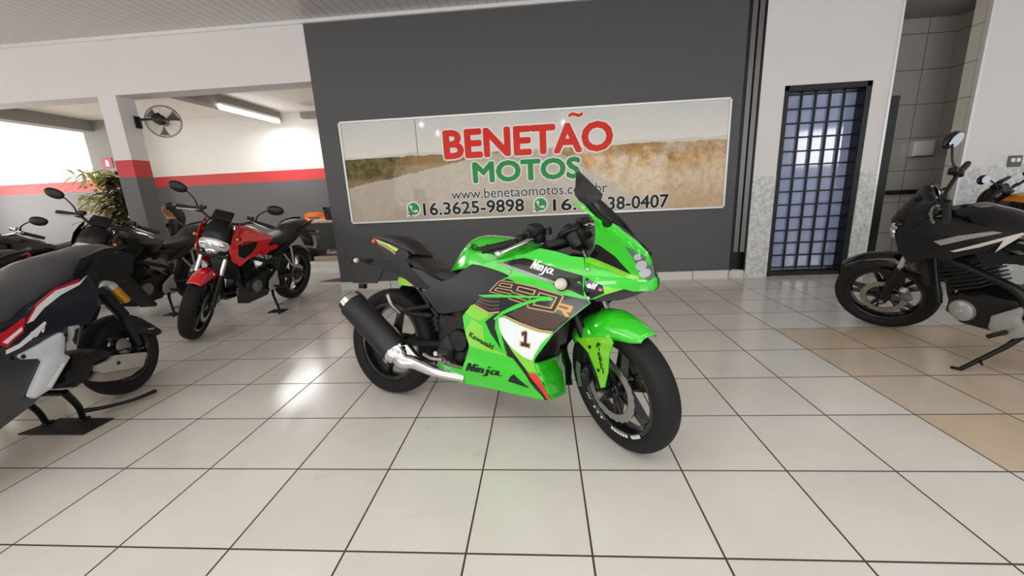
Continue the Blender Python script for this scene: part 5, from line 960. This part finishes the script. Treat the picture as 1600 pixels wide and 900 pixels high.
def desk():
    dk = mat('dark_desk_panel', (44, 44, 42), .5); top = mat('pink_grey_desk_top', (188, 168, 160), .4); beige = mat('beige_wood', (186, 168, 146), .5)
    r = empty('desk', Matrix.Translation((-1.75, 5.95, .075))); tag(r, 'desk with pale top and dark front panel on the low step beside the charcoal wall', 'desk')
    MB().box((.35, 0, .665), (1.5, .62, .035), None, .005).build('desk_top', top, r); MB().box((.35, -.27, .42), (1.42, .025, .44), None, .004).build('front_panel', dk, r)
    for x in (-.36, 1.04): MB().box((x, 0, .32), (.04, .55, .64), None, .004).build('leg_panel', dk, r)
    MB().box((.15, -.1, .04), (.9, .3, .08), None, .006).build('foot_rail', beige, r)
    l = empty('laptop', Matrix.Translation((-1.66, 5.86, .7575)) @ Matrix.Rotation(-.15, 4, 'Z')); tag(l, 'open black laptop seen from behind its lid on the desk', 'laptop')
    MB().box((0, .12, .009), (.34, .24, .016), None, .004).build('laptop_base', M['black_pl'], l); MB().box((0, -.03, .115), (.34, .010, .22), Matrix.Rotation(.18, 3, 'X'), .004).build('lid', M['black_gl'], l)
    o = mat('bright_orange_plastic', (240, 120, 24), .4); c = empty('chair', Matrix.Translation((-2.32, 6.64, .075)) @ Matrix.Rotation(-.2, 4, 'Z')); tag(c, 'orange plastic chair with a slotted back behind the desk', 'chair')
    mb = MB(); P = []; n = 28
    ring = lambda rx, rz, y: [(rx * (abs(math.cos(2 * PI * i / n)) ** .6) * (1 if math.cos(2 * PI * i / n) >= 0 else -1), y + .03 * math.cos(2 * PI * i / n) ** 2, .70 + rz * (abs(math.sin(2 * PI * i / n)) ** .7) * (1 if math.sin(2 * PI * i / n) >= 0 else -1)) for i in range(n)]
    vs = ring(.235, .105, -.20) + ring(.13, .025, -.20) + ring(.13, .025, -.17) + ring(.235, .105, -.17); fs = []
    for k in range(4):
        for i in range(n): j = (i + 1) % n; k2 = (k + 1) % 4; fs.append((k * n + i, k * n + j, k2 * n + j, k2 * n + i))
    mb.add(vs, fs); mb.build('backrest', o, c); mb = MB(); mb.box((0, .03, .43), (.44, .42, .03), None, .012); mb.build('seat', o, c)
    for x in (-.17, .17):
        mb = MB(); mb.tube([(x, -.18, .43), (x, -.185, .62)], .012, 8, False); mb.build('back_post', M['steel'], c)
        for y in (-.15, .2): mb = MB(); mb.tube([(x, y, .42), (x * 1.1, y * 1.1, 0)], .012, 8, False); mb.build('leg', M['steel'], c)
desk()
def floor_strip():
    mb = MB(); P_ = [(-1.213, 4.303), (-.64, 4.23), (-.64, 4.86), (-.78, 4.86)]; mb.add([(x, y, .004) for x, y in P_] + [(x, y, .0) for x, y in P_], [(0, 1, 2, 3), (7, 6, 5, 4)] + [(i, 4 + i, 4 + (i + 1) % 4, (i + 1) % 4) for i in range(4)])
    tag(mb.build('floor_mat', mat('maroon_mat', (84, 26, 30), .7), smooth=False), 'corner of a dark maroon floor mat at the end of the charcoal wall', 'mat')
floor_strip()
def plant(x, y, label, c1, c2, n, h0, h1, R_, seed, thin):
    rnd = random.Random(seed); r = empty('potted_plant', Matrix.Translation((x, y, 0))); tag(r, label, 'plant')
    MB().lathe([(0, 0), (.13, 0), (.17, .30), (.18, .32), (.16, .32), (.15, .28), (0, .28)], n=28).build('pot', mat('dark_pot', (60, 54, 50), .6), r)
    mb = MB(); st = []
    for k in range(6):
        a = rnd.uniform(0, 2 * PI); tp = Vector((math.cos(a) * R_ * .35, math.sin(a) * R_ * .35, rnd.uniform(h0 + .2, h1 - .15))); st.append(tp); mb.tube([(math.cos(a) * .04, math.sin(a) * .04, .28), tp * .5 + Vector((0, 0, .15)), tp], [.012, .009, .006], 7)
    mb.build('stem', mat('brown_stem', (92, 76, 50), .6), r); mb = MB()
    for i in range(n):
        a = rnd.uniform(0, 2 * PI); z = rnd.uniform(h0, h1); rr = R_ * rnd.uniform(.1, .75); b = Vector((math.cos(a) * rr, math.sin(a) * rr, z)); t = a + rnd.uniform(-.8, .8); el = rnd.uniform(-.5, .9); L = rnd.uniform(.12, .24); w = L * thin
        d = Vector((math.cos(t) * math.cos(el), math.sin(t) * math.cos(el), math.sin(el))); s = d.cross(Vector((0, 0, 1))).normalized(); up = s.cross(d); vs = []
        for k in range(5): q = k / 4; p = b + d * L * q - Vector((0, 0, L * .35 * q * q)); ww = w * math.sin(PI * min(.97, q * .9 + .08)); vs += [p - s * ww + up * ww * .25, p, p + s * ww + up * ww * .25]
        mb.k = 0 if rnd.random() < .6 else 1; mb.add(vs, [f for k in range(4) for f in ((3 * k, 3 * k + 3, 3 * k + 4, 3 * k + 1), (3 * k + 1, 3 * k + 4, 3 * k + 5, 3 * k + 2))])
    mb.build('foliage', [c1, c2], r)
lf = lambda n, c: mat(n, c, .45, var=.15, scale=8)
plant(-5.22, 5.3, 'bushy plant with narrow yellow-green leaves, left of the dark green one by the column', lf('yellow_green_leaf', (168, 160, 70)), lf('pale_leaf', (202, 196, 128)), 330, .75, 1.74, .38, 3, .13)
plant(-4.02, 4.52, 'dark green bushy plant standing right behind the column', lf('dark_green_leaf', (62, 66, 34)), lf('brown_green_leaf', (92, 78, 44)), 330, .70, 1.58, .20, 5, .24)
# ================================================================ person sitting behind the motorcycles
def person():
    sk = mat('skin', (176, 122, 92), .5, var=.05); bl = mat('black_clothing', (20, 20, 22), .8); hairm = mat('black_hair', (14, 13, 13), .45)
    H = pose(-3.93, 5.20, math.radians(208))
    V, E, R_ = [], [], []
    def jn(p, r, par=None):
        V.append(p); R_.append(r); i = len(V) - 1
        if par is not None: E.append((par, i))
        return i
    pel = jn((0, 0, .47), (.15, .12)); ab = jn((.0, 0, .62), (.135, .10), pel); ch = jn((.03, 0, .78), (.15, .105), ab); sh = jn((.03, 0, .87), (.11, .085), ch); nk = jn((.055, 0, .945), (.05, .05), sh); hd = jn((.075, 0, 1.015), (.080, .088), nk); h2 = jn((.072, 0, 1.085), (.092, .108), hd); jn((.065, 0, 1.15), (.070, .085), h2)
    jn((.158, 0, 1.045), (.016, .018), h2)
    for s in (-1, 1):
        a = jn((.02, s * .15, .86), (.06, .06), sh); b = jn((.02, s * .20, .72), (.046, .046), a); e = jn((.07, s * .215, .60), (.038, .038), b); f = jn((.20, s * .15, .605), (.032, .032), e); w = jn((.30, s * .10, .62), (.024, .022), f); pm = jn((.345, s * .085, .625), (.030, .018), w)
        for k, (dy, L) in enumerate(((-.026, .055), (-.009, .064), (.009, .060), (.025, .048))): q = jn((.372, s * .085 + dy, .628), (.0095, .0095), pm); q = jn((.372 + L * .5, s * .085 + dy * 1.1, .622), (.0085, .0085), q); jn((.372 + L * .8, s * .085 + dy * 1.1, .604), (.0075, .0075), q)
        q = jn((.335, s * .055, .640), (.011, .011), w); jn((.365, s * .038, .645), (.009, .009), q)
        hp = jn((.08, s * .09, .47), (.085, .08), pel); kn = jn((.42, s * .10, .48), (.06, .06), hp); an = jn((.40, s * .10, .10), (.036, .04), kn); jn((.42, s * .10, .045), (.04, .035), an); jn((.55, s * .10, .035), (.035, .025), len(V) - 1)
    me = bpy.data.meshes.new('person'); me.from_pydata(V, E, []); o = bpy.data.objects.new('person', me); COL.objects.link(o)
    o.modifiers.new('skin', 'SKIN'); o.modifiers.new('sub', 'SUBSURF').levels = 2
    for i, v in enumerate(me.skin_vertices[0].data): v.radius = R_[i]; v.use_root = i == 0
    bpy.context.view_layer.update(); m2 = bpy.data.meshes.new_from_object(o.evaluated_get(bpy.context.evaluated_depsgraph_get())); o.modifiers.clear(); o.data = m2; bpy.data.meshes.remove(me); m2.name = 'person'
    m2.materials.clear(); m2.materials.append(bl); m2.materials.append(sk)
    for p in m2.polygons: p.use_smooth = True; c = p.center; p.material_index = 1 if c.z > .925 or (c.x > .285 and c.z > .55) else 0
    o.matrix_world = H; tag(o, 'person with dark hair and black clothes sitting behind the motorcycles', 'person')
    def front(y, z):
        c = [v.co.x for v in m2.vertices if abs(v.co.y - y) < .022 and abs(v.co.z - z) < .022]; return max(c) if c else .12
    mb = MB(); mb.ball((.040, 0, 1.098), (.098, .094, .092)); mb.tube([(.0, 0, 1.12), (-.035, 0, 1.02), (-.055, 0, .92), (-.05, 0, .82)], [.066, .072, .066, .04], 16); mb.v = [Vector((min(v.x, .085 if v.z < 1.135 else .115), v.y, v.z)) for v in mb.v]; mb.build('hair', hairm, o)
    for s in (-1, 1):
        fx = front(s * .03, 1.062); mb = MB(); mb.ball((fx - .004, s * .03, 1.064), (.007, .011, .006)); mb.build('eye', M['black_gl'], o); fx = front(s * .03, 1.085); mb = MB(); mb.ball((fx - .003, s * .031, 1.084), (.005, .017, .004)); mb.build('eyebrow', hairm, o)
    mb = MB(); mb.ball((front(0, .995) - .004, 0, 1.0), (.007, .022, .006)); mb.build('mouth', mat('lips', (150, 84, 74), .5), o)
    for s in (-1, 1): mb = MB(); mb.ball((.062, s * .078, 1.05), (.018, .010, .028)); mb.build('ear', sk, o)
    mb = MB(); nx = front(0, 1.04); mb.ball((nx - .002, 0, 1.036), (.016, .013, .020)); mb.ball((nx + .006, 0, 1.028), (.011, .011, .010)); mb.build('nose', sk, o)
    mb = MB(); mb.lathe([(.058, -.02), (.072, -.03), (.066, .012), (.056, .012)], (.045, 0, .925), (.25, 0, 1), 24, True); mb.build('collar', bl, o)
    c = empty('stool', pose(-3.93, 5.20, math.radians(208))); tag(c, 'black padded stool under the person behind the motorcycles', 'stool'); MB().lathe([(0, .35), (.17, .35), (.19, .365), (.18, .385), (0, .39)], n=28).build('seat', M['black_seat'], c); MB().cyl((0, 0, .02), (0, 0, .36), .025).build('column', M['steel'], c); MB().lathe([(0, 0), (.17, 0), (.17, .012), (.03, .03), (0, .03)], n=28).build('base', M['black_metal'], c)
person()
